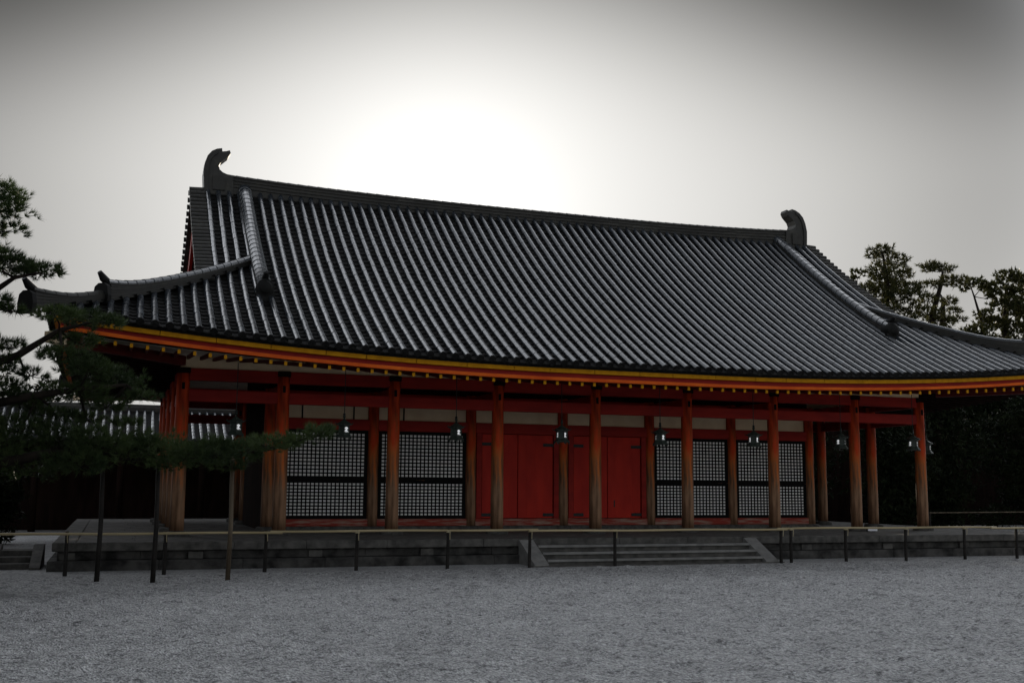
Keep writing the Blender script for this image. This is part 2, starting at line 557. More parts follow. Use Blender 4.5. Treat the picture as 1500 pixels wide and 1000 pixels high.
while x < PX - 0.2:
    p = MB()
    p.bevbox(x, x + 0.30, PF + 0.07, PF + 0.3, -0.483, PZ - 0.21, 0.012)
    p.build('strut_stone', M['stone'], plat)
    x += 2.55
q = MB()
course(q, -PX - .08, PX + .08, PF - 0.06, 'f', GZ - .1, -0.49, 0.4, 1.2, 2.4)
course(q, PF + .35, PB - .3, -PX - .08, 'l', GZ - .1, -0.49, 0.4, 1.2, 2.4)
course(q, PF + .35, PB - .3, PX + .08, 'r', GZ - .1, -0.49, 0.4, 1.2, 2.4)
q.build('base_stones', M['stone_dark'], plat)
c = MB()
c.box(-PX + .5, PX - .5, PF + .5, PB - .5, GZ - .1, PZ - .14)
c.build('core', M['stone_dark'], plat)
# front steps
s_ = MB()
for k in range(3):
    z1 = PZ - 0.145 * (k + 1)
    yk = PF - 0.30 * (k + 1)
    xx = -2.84
    cuts = [rnd.uniform(-1.8, 1.8)]
    no_ = MB(); no_.bevbox(-2.835, 2.835, yk - 0.055, yk - 0.001, z1 - .055, z1 + .004, 0.008)
    no_.build('step_nosing', M['stone_light'], plat)
    for x2 in cuts + [2.84]:
        s_.bevbox(xx + .003, x2 - .003, yk, PF - 0.005 - 0.30 * k if k else PF - .005, GZ - .1, z1, 0.012)
        xx = x2
s_.bevbox(-3.3, 3.3, PF - 1.18, PF - 0.905, GZ - .1, GZ + 0.02, 0.01)
s_.build('steps', M['stone'], plat)
for sx in (-1, 1):
    st = MB()
    x0, x1 = (-3.2, -2.85) if sx < 0 else (2.85, 3.2)
    st.prism([(PF - .002, PZ - 0.03), (PF - 0.05, PZ - 0.03), (PF - 1.06, GZ + 0.05), (PF - 1.06, GZ - .1), (PF - .002, GZ - .1)], 'x', x0, x1)
    st.build('stair_cheek', M['stone_light'], plat)

# little side steps at the left end
ss = tag(empty('stone_steps', (-14.1, -1.5, GZ)), 'small flight of dim stone steps beside the left end of the platform', 'steps')
b = MB()
for k in range(3):
    b.bevbox(-14.42, -13.8, -2.0 + .34 * k, -0.6, GZ - .05, GZ + 0.12 * (k + 1), 0.01)
b.build('treads', M['stone'], ss)
for x0, x1 in ((-14.62, -14.43), (-13.79, -13.58)):
    b = MB()
    b.prism([(-2.2, GZ - .05), (-2.2, GZ + .05), (-1.0, GZ + .46), (-0.6, GZ + .46), (-0.6, GZ - .05)], 'x', x0, x1)
    b.build('stair_cheek', M['stone'], ss)

# ------------------------------------------------------------------ the hall
hall = tag(empty('shrine_hall', (0, 5.0, PZ)), 'long red and white wooden shrine hall with a sweeping dark tiled roof', 'shrine hall')
HW, HD, YC, EY = 13.65, 8.5, 5.0, -3.5       # eave half width, half depth, centre Y, front eave Y
XS = [-10.78, -8.4, -5.6, -2.8, 0, 2.8, 5.6, 8.4, 10.78]
YI = 2.31
YS = [0.0, YI, 5.0, 7.69, 10.0]


def lift(s, t):
    return 0.62 * max(0.0, 1 - max(s, 0) / 12.0) ** 2.2 * max(0.0, 1 - t / 8.0) ** 1.5


def prof(t):
    return 3.985 + 0.51 * t + 0.0185 * t * t


def P3(side, u, t, h=0.0):
    """point on a roof slope: u along the eave from its centre, t metres in plan from the eave, h above"""
    half = HW if side in 'fk' else HD
    z = prof(t) + lift(half - abs(u), t)
    sl = 0.51 + 0.037 * t
    nz = 1 / math.sqrt(1 + sl * sl); no = sl * nz
    tt_ = t - h * no
    z += h * nz
    if side == 'f': return (u, EY + tt_, z)
    if side == 'k': return (u, 2 * YC - EY - tt_, z)
    if side == 'l': return (-HW + tt_, YC + u, z)
    return (HW - tt_, YC + u, z)


GX = 9.6        # gable wall plane
VX = 10.35      # verge edge


def tmax(side, u, pad=0.0):
    if side in 'fk':
        if abs(u) < VX: return 8.36
        return max(0.0, HW - abs(u) - pad)
    return max(0.0, min(HW - GX, HD - abs(u) - pad))


def roof_side(mb, side, fine):
    pitch = 0.297
    half = HW if side in 'fk' else HD
    n = int(half / pitch)
    seg = 8 if fine else 4
    tl = 0.30 if fine else 0.6
    r = 0.074
    for i in range(-n, n + 1):
        u = i * pitch
        tm = tmax(side, u, 0.05)
        if side in 'fk' and abs(u) < VX and abs(abs(u) - VX) < 0.12: continue
        if tm < 0.15: continue
        # round tile row
        k = max(1, round(tm / tl))
        for j in range(k):
            t0, t1 = tm * j / k, tm * (j + 1) / k
            if j == 0: t0 = -0.03
            jit = rnd.uniform(-0.005, 0.005); hj = rnd.uniform(-.002, .002)
            vs = []
            for t, rr in ((t0, r * 1.015), (t1 + 0.01, r * 0.965)):
                for a in range(seg + 1):
                    th = PI * a / seg
                    vs.append(P3(side, u + jit + rr * math.cos(th), t, 0.03 + hj + rr * 1.05 * math.sin(th)))
            fs = [(a, a + 1, a + seg + 2, a + seg + 1) for a in range(seg)]
            cap = [tuple(range(seg, -1, -1))]
            if side in 'kr':
                fs = [f[::-1] for f in fs]; cap = [cap[0][::-1]]
            mb.add(vs, fs, 0)
            mb.add(vs[:seg + 1], cap, 0)
        if fine:
            # round eave end disc
            c0 = Vector(P3(side, u, -0.045, 0.02))
            vs = []
            ax = Vector((1, 0, 0)) if side in 'fk' else Vector((0, 1, 0))
            dn = (Vector(P3(side, u, 0.3)) - Vector(P3(side, u, 0))).normalized()
            up = dn.cross(ax).normalized()
            if up.z < 0: up = -up
            for rr, off in ((0.088, 0.03), (0.088, -0.01), (0.066, -0.014), (0.06, -0.002)):
                for a in range(10):
                    th = 2 * PI * a / 10
                    vs.append(tuple(c0 + ax * math.cos(th) * rr + up * math.sin(th) * rr + dn * off))
            fs = []
            for q_ in range(3):
                for a in range(10):
                    c_ = (a + 1) % 10
                    fs.append((q_ * 10 + a, q_ * 10 + c_, (q_ + 1) * 10 + c_, (q_ + 1) * 10 + a))
            fs.append(tuple(range(30, 40)))
            mb.add(vs, fs, 2)
    # pan tiles between the rows
    tl = 0.215 if fine else 0.5
    for i in range(-n - 1, n + 1):
        u0 = i * pitch; u1 = u0 + pitch
        um = max(abs(u0), abs(u1))
        tm = max(tmax(side, u0 if abs(u0) < abs(u1) else u1) - (0.15 if um > VX else 0), 0)
        if side in 'fk' and um > VX: tm = max(0, HW - um + pitch)
        if side in 'fk' and min(abs(u0), abs(u1)) < VX - .1: tm = 8.36
        if side in 'lr': tm = max(0, min(HW - GX, HD - um + pitch))
        if tm < 0.1: continue
        k = max(1, round(tm / tl))
        ex = [0.0, 0.25, 0.5, 0.75, 1.0] if fine else [0, 0.5, 1]
        for j in range(k):
            t0, t1 = tm * j / k, tm * (j + 1) / k
            if j == 0: t0 = -0.06
            hj = rnd.uniform(-0.006, 0.006)
            vs = []
            for t, hh in ((t0, 0.0), (t0, 0.036 + hj), (t1 + 0.02, 0.004 + hj)):
                for x in ex:
                    vs.append(P3(side, u0 + pitch * x, t, hh - 0.03 + 0.05 * (2 * x - 1) ** 2 - 0.02))
            m_ = len(ex)
            fs = []
            for q_ in range(2):
                for a in range(m_ - 1):
                    fs.append((q_ * m_ + a, q_ * m_ + a + 1, (q_ + 1) * m_ + a + 1, (q_ + 1) * m_ + a))
            if side in 'kr': fs = [f[::-1] for f in fs]
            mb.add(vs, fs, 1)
    # deck under the tiles
    K = 24 if fine else 12
    NU = 2 * n
    for a in range(NU):
        ua = -half + 2 * half * a / NU; ub = -half + 2 * half * (a + 1) / NU
        mid = 0.5 * (ua + ub)
        ta = [tmax(side, x) if not (side in 'fk' and abs(mid) > VX) else max(0, HW - abs(x)) for x in (ua, ub)]
        if side in 'fk' and abs(mid) <= VX: ta = [8.45, 8.45]
        vs = []
        for j in range(K + 1):
            for x, tm in ((ua, ta[0]), (ub, ta[1])):
                vs.append(P3(side, x, tm * j / K, -0.075))
        fs = [(2 * j, 2 * j + 1, 2 * j + 3, 2 * j + 2) for j in range(K)]
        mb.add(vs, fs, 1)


b = MB()
roof_side(b, 'f', True)
roof_side(b, 'k', False)
roof_side(b, 'l', True)
roof_side(b, 'r', True)
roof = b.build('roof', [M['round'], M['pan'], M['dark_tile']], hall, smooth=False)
me = roof.data
# smooth only the tile barrels
sm = np.zeros(len(me.polygons), dtype=bool)
mi = np.zeros(len(me.polygons), dtype=np.int32); me.polygons.foreach_get('material_index', mi)
lt = np.zeros(len(me.polygons), dtype=np.int32); me.polygons.foreach_get('loop_total', lt)
sm[(mi == 0) & (lt == 4)] = True
me.polygons.foreach_set('use_smooth', sm)

# ---- main ridge
ZR0, ZR1 = 9.40, 9.86


def rz(x):
    return 0.17 * (abs(x) / 9.5) ** 3


b = MB()
nx = 40
lay = [(0.26, ZR0 - .1, ZR0 + 0.10), (0.30, ZR0 + .10, ZR0 + .125), (0.25, ZR0 + .125, ZR0 + .20), (0.285, ZR0 + .20, ZR0 + .222),
       (0.24, ZR0 + .222, ZR0 + .30), (0.275, ZR0 + .30, ZR0 + .322), (0.23, ZR0 + .322, ZR0 + .40), (0.27, ZR0 + .40, ZR0 + .425)]
for w_, z0, z1 in lay:
    for i in range(nx):
        xa = -9.9 + 19.8 * i / nx; xb = -9.9 + 19.8 * (i + 1) / nx
        za, zb = rz(xa), rz(xb)
        vs = [(xa, YC - w_, z0 + za), (xb, YC - w_, z0 + zb), (xb, YC + w_, z0 + zb), (xa, YC + w_, z0 + za),
              (xa, YC - w_, z1 + za), (xb, YC - w_, z1 + zb), (xb, YC + w_, z1 + zb), (xa, YC + w_, z1 + za)]
        b.add(vs, [(4, 5, 6, 7), (0, 1, 5, 4), (2, 3, 7, 6), (0, 3, 2, 1)])
k = 66
for i in range(k):
    xa = -9.9 + 19.8 * i / k; xb = -9.9 + 19.8 * (i + 1) / k - .004
    vs = []
    for x, rr in ((xa, 0.165), (xb, 0.150)):
        for a in range(9):
            th = PI * a / 8
            vs.append((x, YC + rr * math.cos(th), ZR0 + .42 + rz(x) + 0.10 * math.sin(th) * rr / .15))
    b.add(vs, [(a, a + 9, a + 10, a + 1) for a in range(8)])
ridge = b.build('main_ridge', M['ridge'], hall)

shibi = [(-10.20, 9.40), (-10.22, 9.75), (-10.24, 10.04), (-10.21, 10.34), (-10.14, 10.56), (-10.02, 10.72), (-9.88, 10.80), (-9.74, 10.83),
         (-9.73, 10.73), (-9.62, 10.75), (-9.52, 10.79), (-9.49, 10.70), (-9.56, 10.58), (-9.66, 10.49), (-9.76, 10.40), (-9.82, 10.27), (-9.79, 10.16), (-9.70, 10.08), (-9.55, 10.02), (-9.40, 9.98), (-9.38, 9.40)]
for sx in (-1, 1):
    o_ = [(p_[0] * (-sx), p_[1]) for p_ in shibi]
    b = MB()
    # the tail tapers in thickness toward its tip
    n_ = len(o_)
    def th(z): return 0.30 - 0.13 * max(0, min(1, (z - 9.9) / 0.9))
    vs = [(x, YC - th(z), z) for x, z in o_] + [(x, YC + th(z), z) for x, z in o_]
    fs = [tuple(range(n_)), tuple(range(2 * n_ - 1, n_ - 1, -1))] + [(i, i + n_, (i + 1) % n_ + n_, (i + 1) % n_) for i in range(n_)]
    b.add(vs, fs)
    # raised rim down the back and panel on the cheek
    rim = [(-10.20, 9.45), (-10.215, 9.75), (-10.235, 10.04), (-10.205, 10.33), (-10.135, 10.545), (-10.01, 10.70), (-9.87, 10.775)]
    inn = [(-10.08, 9.45), (-10.095, 9.75), (-10.11, 10.03), (-10.09, 10.28), (-10.04, 10.45), (-9.95, 10.58), (-9.85, 10.66)]
    for s2 in (-1, 1):
        vs = []
        for (xa, za), (xb, zb) in zip(rim, inn):
            xa *= -sx; xb *= -sx
            vs += [(xa, YC + s2 * (th(za) + .035), za), (xb, YC + s2 * (th(zb) + .035), zb), (xb, YC + s2 * (th(zb) - .02), zb)]
        fs = []
        for i in range(len(rim) - 1):
            fs += [(3 * i, 3 * i + 1, 3 * i + 4, 3 * i + 3), (3 * i + 1, 3 * i + 2, 3 * i + 5, 3 * i + 4)]
        b.add(vs, fs)
        px0, px1 = sorted((-9.98 * -sx, -9.62 * -sx))
        b.bevbox(px0, px1, min(YC + s2 * .27, YC + s2 * .335), max(YC + s2 * .27, YC + s2 * .335), 9.52, 9.95, 0.02)
    b.build('ridge_ornament', M['ridge'], ridge)


# ---- stacked tile ridges that run down the slopes
def stack_ridge(name, pts, wid, hts, cap_r, mat_side, mat_cap, parent, layers=6):
    """pts: base points along the run; hts: side height at each; a rounded cap of tiles on top"""
    b = MB()
    P_ = [Vector(p) for p in pts]
    n = len(P_)
    side = []
    for i in range(n):
        d = (P_[min(i + 1, n - 1)] - P_[max(i - 1, 0)]); d.z = 0; d.normalize()
        side.append(Vector((-d.y, d.x, 0)))
    for l in range(layers):
        for (f0, f1, w_) in ((l / layers, (l + .72) / layers, wid), ((l + .72) / layers, (l + 1) / layers, wid + 0.022)):
            vs = []
            for i in range(n):
                h = hts[i]
                for w2, f in ((-w_, f0), (-w_, f1), (w_, f1), (w_, f0)):
                    q = P_[i] + side[i] * w2 + Vector((0, 0, h * f))
                    vs.append(tuple(q))
            fs = []
            for i in range(n - 1):
                for a in range(3):
                    fs.append((4 * i + a, 4 * i + 4 + a, 4 * i + 5 + a, 4 * i + 1 + a))
            fs.append((0, 1, 2, 3)); fs.append((4 * n - 1, 4 * n - 2, 4 * n - 3, 4 * n - 4))
            b.add(vs, fs, 0)
    # cap tiles
    L = [0.0]
    for i in range(1, n): L.append(L[-1] + (P_[i] - P_[i - 1]).length)
    def at(s):
        for i in range(1, n):
            if s <= L[i] or i == n - 1:
                f = (s - L[i - 1]) / (L[i] - L[i - 1])
                return P_[i - 1].lerp(P_[i], f) + Vector((0, 0, hts[i - 1] + (hts[i] - hts[i - 1]) * f)), side[i - 1].lerp(side[i], f)
    k = max(2, round(L[-1] / 0.28))
    for j in range(k):
        vs = []
        for s, rr in ((L[-1] * j / k, cap_r * 0.93), (L[-1] * (j + 1) / k, cap_r * 1.04)):
            q, sd = at(s)
            for a in range(9):
                th_ = PI * a / 8
                vs.append(tuple(q + sd * rr * math.cos(th_) + Vector((0, 0, rr * 0.85 * math.sin(th_)))))
        b.add(vs, [(a, a + 1, a + 10, a + 9) for a in range(8)] + [tuple(range(9)), tuple(range(17, 8, -1))], 1)
    return b.build(name, [mat_side, mat_cap], parent)


XD = 9.06
for side in 'fk':
    for sx in (-1, 1):
        ts = [8.32 - (8.32 - 2.45) * i / 22 for i in range(23)]
        pts = [P3(side, sx * XD, t, 0.03) for t in ts]
        hts = [0.20 - 0.04 * (i < 2) + 0.10 * max(0, (i - 18) / 4.0) ** 2 for i in range(23)]
        dr = stack_ridge('descending_ridge', pts, 0.15, hts, 0.175, M['ridge'], M['round'], hall, 3)
        # demon-face end tile: dark round boss with horned top
        e0 = Vector(P3(side, sx * XD, 2.47, 0.0))
        dy = -1 if side == 'f' else 1
        b = MB()
        # drum shaped boss under a small hooded finial
        vs = []
        prof_ = [(0.15, -0.30), (0.21, -0.24), (0.215, 0.05), (0.205, 0.10), (0.17, 0.115), (0.12, 0.16), (0.06, 0.18), (0.001, 0.185)]
        for rr, hh in prof_:
            for a in range(16):
                th_ = 2 * PI * a / 16
                vs.append((e0.x + rr * math.cos(th_), e0.y + dy * hh, e0.z + .26 + 1.05 * rr * math.sin(th_)))
        nq = len(prof_) - 1
        b.add(vs, [(q_ * 16 + a, q_ * 16 + (a + 1) % 16, q_ * 16 + 16 + (a + 1) % 16, q_ * 16 + 16 + a) for q_ in range(nq) for a in range(16)])
        b.tube([(e0.x, e0.y - dy * .30, e0.z + .47), (e0.x, e0.y - dy * .05, e0.z + .50), (e0.x, e0.y + dy * .08, e0.z + .55), (e0.x, e0.y + dy * .15, e0.z + .62)], [.08, .085, .075, .05], 10)
        ol = [(-.20, 0.0), (-.25, .14), (.25, .14), (.20, 0.0), (.12, -.12), (-.12, -.12)]
        b.prism([(e0.x + a, e0.z + c_) for a, c_ in ol], 'y', e0.y + 0.0 * dy, e0.y + 0.09 * dy)
        b.build('end_tile', M['dark_tile'], dr)


def hip(sx, sy, t, h=0.0):
    z = prof(t) + lift(t, t)
    x = sx * (HW - t); yy = YC + sy * (HD - t)
    return Vector((x, yy, z + h))


for sx in (-1, 1):
    for sy in (-1, 1):
        # lower tier, then the taller upper tier, both with upturned tips
        n = 10
        ts = [1.25 - (1.25 + 0.32) * i / n for i in range(n + 1)]
        pts = [hip(sx, sy, max(t, 0) if t > 0 else t, 0.02) for t in ts]
        hts = [0.17 + 0.22 * (max(0, i - 4) / 6.0) ** 2.2 for i in range(n + 1)]
        cr = stack_ridge('corner_ridge', pts, 0.13, hts, 0.10, M['ridge'], M['ridge'], hall, 5)
        n = 16
        ts = [4.55 - (4.55 - 1.05) * i / n for i in range(n + 1)]
        pts = [hip(sx, sy, t, 0.02) for t in ts]
        hts = [0.12 + 0.17 * (i / n) + 0.10 * (max(0, i - 12) / 4.0) ** 2 for i in range(n + 1)]
        up = stack_ridge('upper_tier', pts, 0.15, hts, 0.115, M['ridge'], M['round'], cr, 6)
        for tip_t, base_h, par in ((-0.34, 0.33, cr), (1.02, 0.34, up)):
            q = hip(sx, sy, tip_t, 0)
            d = Vector((sx, sy, 0)).normalized()
            s2 = Vector((-d.y, d.x, 0))
            b = MB()
            # end plate
            ol = [(-.20, -.06), (-.22, .14), (-.18, base_h), (-.08, base_h + .07), (.08, base_h + .07), (.18, base_h), (.22, .14), (.20, -.06)]
            vs = [tuple(q + s2 * a + Vector((0, 0, c_))) for a, c_ in ol] + [tuple(q + s2 * a + d * .10 + Vector((0, 0, c_))) for a, c_ in ol]
            m_ = len(ol)
            b.add(vs, [tuple(range(m_)), tuple(range(2 * m_ - 1, m_ - 1, -1))] + [(i, i + m_, (i + 1) % m_ + m_, (i + 1) % m_) for i in range(m_)])
            # upturned round finial tile
            pp = [q + d * (-0.62) + Vector((0, 0, base_h + 0.01)), q + d * (-0.36) + Vector((0, 0, base_h + .03)), q + d * (-0.14) + Vector((0, 0, base_h + .085)),
                  q + d * .04 + Vector((0, 0, base_h + .18)), q + d * .16 + Vector((0, 0, base_h + .30))]
            b.tube(pp, [0.075, 0.08, 0.085, 0.088, 0.05], 10)
            b.build('end_tile', M['dark_tile'], par, smooth=False)

# ---- verges: barge boards, short tiles lying across, gable walls
for sx in (-1, 1):
    for side in 'fk':
        b = MB()
        ts = np.arange(3.3, 8.35, 0.2)
        for t in ts:
            q0 = Vector(P3(side, sx * (VX - .18), t, 0.03)); q1 = q0 + Vector((sx * 0.44, 0, -0.02))
            b.tube([q0, q1], 0.075, 8)
        # pan strip beneath them
        vs = []
        tl_ = list(np.linspace(3.1, 8.45, 20))
        for t in tl_:
            for uu, hh in ((VX - .25, -0.05), (VX + .20, -0.05), (VX + .20, -0.12), (VX - .25, -0.12)):
                vs.append(P3(side, sx * uu, t, hh))
        fs = []
        for i in range(len(tl_) - 1):
            for a in range(4):
                c_ = (a + 1) % 4
                fs.append((4 * i + a, 4 * i + c_, 4 * i + 4 + c_, 4 * i + 4 + a))
        b.add(vs, fs)
        b.build('verge_tiles', M['ridge'], hall)
        b = MB()
        vs = []
        for t in tl_:
            for uu, hh in ((VX - .02, -0.13), (VX + .07, -0.13), (VX + .07, -0.58), (VX - .02, -0.58)):
                vs.append(P3(side, sx * uu, t, hh))
        fs2 = fs + [(0, 1, 2, 3), (4 * len(tl_) - 4, 4 * len(tl_) - 3, 4 * len(tl_) - 2, 4 * len(tl_) - 1)]
        b.add(vs, fs2)
        b.build('barge_board', M['red'], hall)
    b = MB()
    ol = []
    for t in np.linspace(3.3, 8.4, 14): ol.append((P3('f', 0, t)[1], prof(t) - .1))
    for t in np.linspace(8.4, 3.3, 14): ol.append((P3('k', 0, t)[1], prof(t) - .1))
    b.prism(ol, 'x', sx * GX - .05, sx * GX + .05)
    b.build('gable_wall', M['red'], hall)

# ---- eaves: boards round the four sides, soffit, rafters
def ring(name, off_out, off_in, z0, z1, mat, seam=None):
    """board following the eave on all four sides; off = metres inside the eave line"""
    b = MB()
    for side in 'fkrl':
        half = HW if side in 'fk' else HD
        n = 46 if side in 'fk' else 28
        us = [(-1 + 2 * i / n) for i in range(n + 1)]
        vs = []
        for q_ in us:
            for off, z in ((off_out, z0), (off_out, z1), (off_in, z1), (off_in, z0)):
                u = q_ * (half - off)
                zl = lift(half - abs(q_ * half), 0)
                if side == 'f': vs.append((u, EY + off, z + zl))
                if side == 'k': vs.append((u, 2 * YC - EY - off, z + zl))
                if side == 'l': vs.append((-HW + off, YC + u, z + zl))
                if side == 'r': vs.append((HW - off, YC + u, z + zl))
        fs = []
        for i in range(n):
            for a in range(4):
                c_ = (a + 1) % 4
                f = (4 * i + a, 4 * i + c_, 4 * i + 4 + c_, 4 * i + 4 + a)
                fs.append(f)
        b.add(vs, fs)
    return b


ring('x', 0.10, 0.16, 3.872, 3.985, None).build('tile_batten', M['dark_tile'], hall)
# ochre board made of lengths with open joints
b = MB()
for side in 'fkrl':
    half = HW if side in 'fk' else HD
    u = -half + 0.13
    while u < half - 0.14:
        u2 = min(u + rnd.choice((0.9, 1.15, 1.15, 1.2)), half - 0.13)
        vs = []
        for uu in (u + .007, u2 - .007):
            for off, z in ((0.11, 3.775), (0.11, 3.870), (0.24, 3.870), (0.24, 3.775)):
                zl = lift(half - abs(uu), 0)
                if side == 'f': vs.append((uu, EY + off, z + zl))
                if side == 'k': vs.append((uu, 2 * YC - EY - off, z + zl))
                if side == 'l': vs.append((-HW + off, YC + uu, z + zl))
                if side == 'r': vs.append((HW - off, YC + uu, z + zl))
        b.add(vs, [(0, 1, 5, 4), (1, 2, 6, 5), (2, 3, 7, 6), (3, 0, 4, 7), (0, 3, 2, 1), (4, 5, 6, 7)])
        u = u2
b.build('ochre_eave_board', M['yellow'], hall)
ring('x', 0.24, 0.34, 3.66, 3.79, None).build('upper_fascia', M['red'], hall)  # darker red than the lower board: shade of the ochre board painted in
ring('x', 0.19, 0.36, 3.595, 3.672, None).build('lower_fascia', M['orange'], hall)

RS = 0.16      # rafter slope
RZ = 3.595     # rafter top at its nose


def rafter_top(d):
    """top height of the rafters d metres inside the eave line"""
    return RZ + RS * (d - 0.36)


b = MB()
for side in 'fkrl':
    half = HW if side in 'fk' else HD
    n = 40
    for i in range(n):
        qa, qb = -1 + 2 * i / n, -1 + 2 * (i + 1) / n
        for d0, d1 in ((0.3, 1.4), (1.4, 3.45), (3.45, 5.9)):
            vs = []
            for d in (d0, d1):
                for q_ in (qa, qb):
                    u = q_ * (half - d)
                    z = rafter_top(d) + 0.006 + lift(half - abs(q_ * half), 0) * max(0, 1 - d / 3.8)
                    if side == 'f': vs.append((u, EY + d, z))
                    if side == 'k': vs.append((u, 2 * YC - EY - d, z))
                    if side == 'l': vs.append((-HW + d, YC + u, z))
                    if side == 'r': vs.append((HW - d, YC + u, z))
            b.add(vs, [(0, 1, 3, 2)])
b.build('soffit', M['soffit'], hall)

# rafters: one of each end-lift shape, front ones are separate parts
nr = 41
proto = {}
for i in range(-nr, nr + 1):
    x = (i + 0.5) * 0.3206
    dl = lift(HW - abs(x), 0)
    d_in = min(3.52, HW - abs(x) - 0.1)
    if d_in < 0.7: continue
    key = (round(dl, 3), round(d_in, 2))
    b = MB()
    d0 = 0.30
    z_a = rafter_top(d0) + dl * (1 - d0 / 3.8); z_b = rafter_top(d_in) + dl * (1 - d_in / 3.8)
    w_, h_ = 0.029, 0.085
    ya, yb = EY + d0, EY + d_in
    vs = [(x - w_, ya, z_a - h_), (x + w_, ya, z_a - h_), (x + w_, ya, z_a), (x - w_, ya, z_a),
          (x - w_, yb, z_b - h_), (x + w_, yb, z_b - h_), (x + w_, yb, z_b), (x - w_, yb, z_b)]
    b.add(vs, [(4, 5, 6, 7), (0, 4, 7, 3), (1, 2, 6, 5), (0, 1, 5, 4), (3, 7, 6, 2)], 0)
    # ochre nose cap, 3 mm proud
    e_ = 0.003
    vs = [(x - w_ - e_, ya - e_, z_a - h_ - e_), (x + w_ + e_, ya - e_, z_a - h_ - e_), (x + w_ + e_, ya - e_, z_a), (x - w_ - e_, ya - e_, z_a),
          (x - w_ - e_, ya + .03, z_a - h_ - e_), (x + w_ + e_, ya + .03, z_a - h_ - e_), (x + w_ + e_, ya + .03, z_a), (x - w_ - e_, ya + .03, z_a)]
    b.add(vs, [(0, 3, 2, 1), (0, 4, 7, 3), (1, 2, 6, 5), (0, 1, 5, 4)], 1)
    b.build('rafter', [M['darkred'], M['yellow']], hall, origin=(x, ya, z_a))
# side rafters (each end) as one part
for sx in (-1, 1):
    b = MB()
    for i in range(-23, 24):
        u = (i + .5) * 0.3206
        if abs(u) > 7.3: continue
        dl = lift(HD - abs(u), 0)
        d_in = min(2.85, HD - abs(u) - .1); d0 = .3
        z_a = rafter_top(d0) + dl * (1 - d0 / 3.8); z_b = rafter_top(d_in) + dl * (1 - d_in / 3.8)
        xa, xb = sx * (HW - d0), sx * (HW - d_in)
        yy = YC + u
        vs = [(xa, yy - .036, z_a - .085), (xa, yy + .036, z_a - .085), (xa, yy + .036, z_a), (xa, yy - .036, z_a),
              (xb, yy - .036, z_b - .085), (xb, yy + .036, z_b - .085), (xb, yy + .036, z_b), (xb, yy - .036, z_b)]
        b.add(vs, [(0, 1, 2, 3), (4, 5, 6, 7), (0, 4, 7, 3), (1, 2, 6, 5), (0, 1, 5, 4), (3, 7, 6, 2)])
    b.build('side_rafters', M['darkwood'], hall)  # darker than the front rafters: side eave shade put in the colour
# hip rafters with white painted noses
for sx in (-1, 1):
    for sy in (-1, 1):
        b = MB()
        d = Vector((-sx, -sy, 0)).normalized(); s2 = Vector((-d.y, d.x, 0))
        for t0, t1, mi_ in ((0.02, 0.30, 1), (0.302, 2.8, 0)):
            vs = []
            for t in (t0, t1):
                z = rafter_top(t) + lift(t, 0) * max(0, 1 - t / 3.8)
                q = Vector((sx * (HW - t), YC + sy * (HD - t), z))
                for a, c_ in ((-.10, -.24), (.10, -.24), (.10, -.02), (-.10, -.02)):
                    vs.append(tuple(q + s2 * a + Vector((0, 0, c_))))
            b.add(vs, [(0, 1, 2, 3), (4, 5, 6, 7), (0, 4, 7, 3), (1, 2, 6, 5), (0, 1, 5, 4), (3, 7, 6, 2)], mi_)
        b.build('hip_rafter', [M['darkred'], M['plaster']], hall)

# ---- outer colonnade
def column(h, r0, r1):
    b = MB()
    pr = []
    for i in range(13):
        f = i / 12
        pr.append((r0 + (r1 - r0) * f ** 1.4, h * f))
    b.lathe(pr, 20)
    return b


first = None
for iy, yy in enumerate(YS):
    for ix, x in enumerate(XS):
        if iy in (1, 2, 3) and ix not in (0, 8): continue
        if first is None:
            first = column(3.72, 0.168, 0.152).build('column', M['column'], hall, smooth=True, origin=(0, 0, 0))
            first.location = Vector((x, yy, 0)) - world_loc(hall)
            b = MB()
            b.lathe([(0.30, PZ - .02), (0.30, -0.03), (0.27, -0.004), (0.2, -0.002)], 20)
            bs = b.build('base_stone', M['stone'], first)
            bs.location = (0, 0, 0)
            b = MB(); b.bevbox(-.035, .035, -0.166, -0.10, 3.33, 3.50, .004)
            tn = b.build('tenon', M['lattice'], first); tn.location = (0, 0, 0)
            b = MB(); b.bevbox(-.16, .16, -.13, .13, 3.722, 3.86, .015)
            cp = b.build('capital_block', M['darkwood'], first); cp.location = (0, 0, 0)
            kids = [bs, tn, cp]
        else:
            c_ = dup(first, (x, yy, 0), hall)
            for k_ in kids:
                kk = k_.copy(); COL.objects.link(kk); kk.parent = c_
flatten = [o for o in COL.objects if o.name.startswith('column')]

# ---- inner columns
first = None
for yy in (YI, 7.69):
    for x in XS[1:-1]:
        if first is None:
            first = column(3.62, 0.155, 0.148).build('inner_column', M['column'], hall, smooth=True, origin=(0, 0, 0))
            first.location = Vector((x, yy, 0)) - world_loc(hall)
            b = MB(); b.lathe([(0.27, PZ - .02), (0.27, -0.03), (0.24, -0.004), (0.18, -0.002)], 20)
            kb = b.build('base_stone', M['stone'], first); kb.location = (0, 0, 0)
        else:
            c_ = dup(first, (x, yy, 0), hall)
            kk = kb.copy(); COL.objects.link(kk); kk.parent = c_

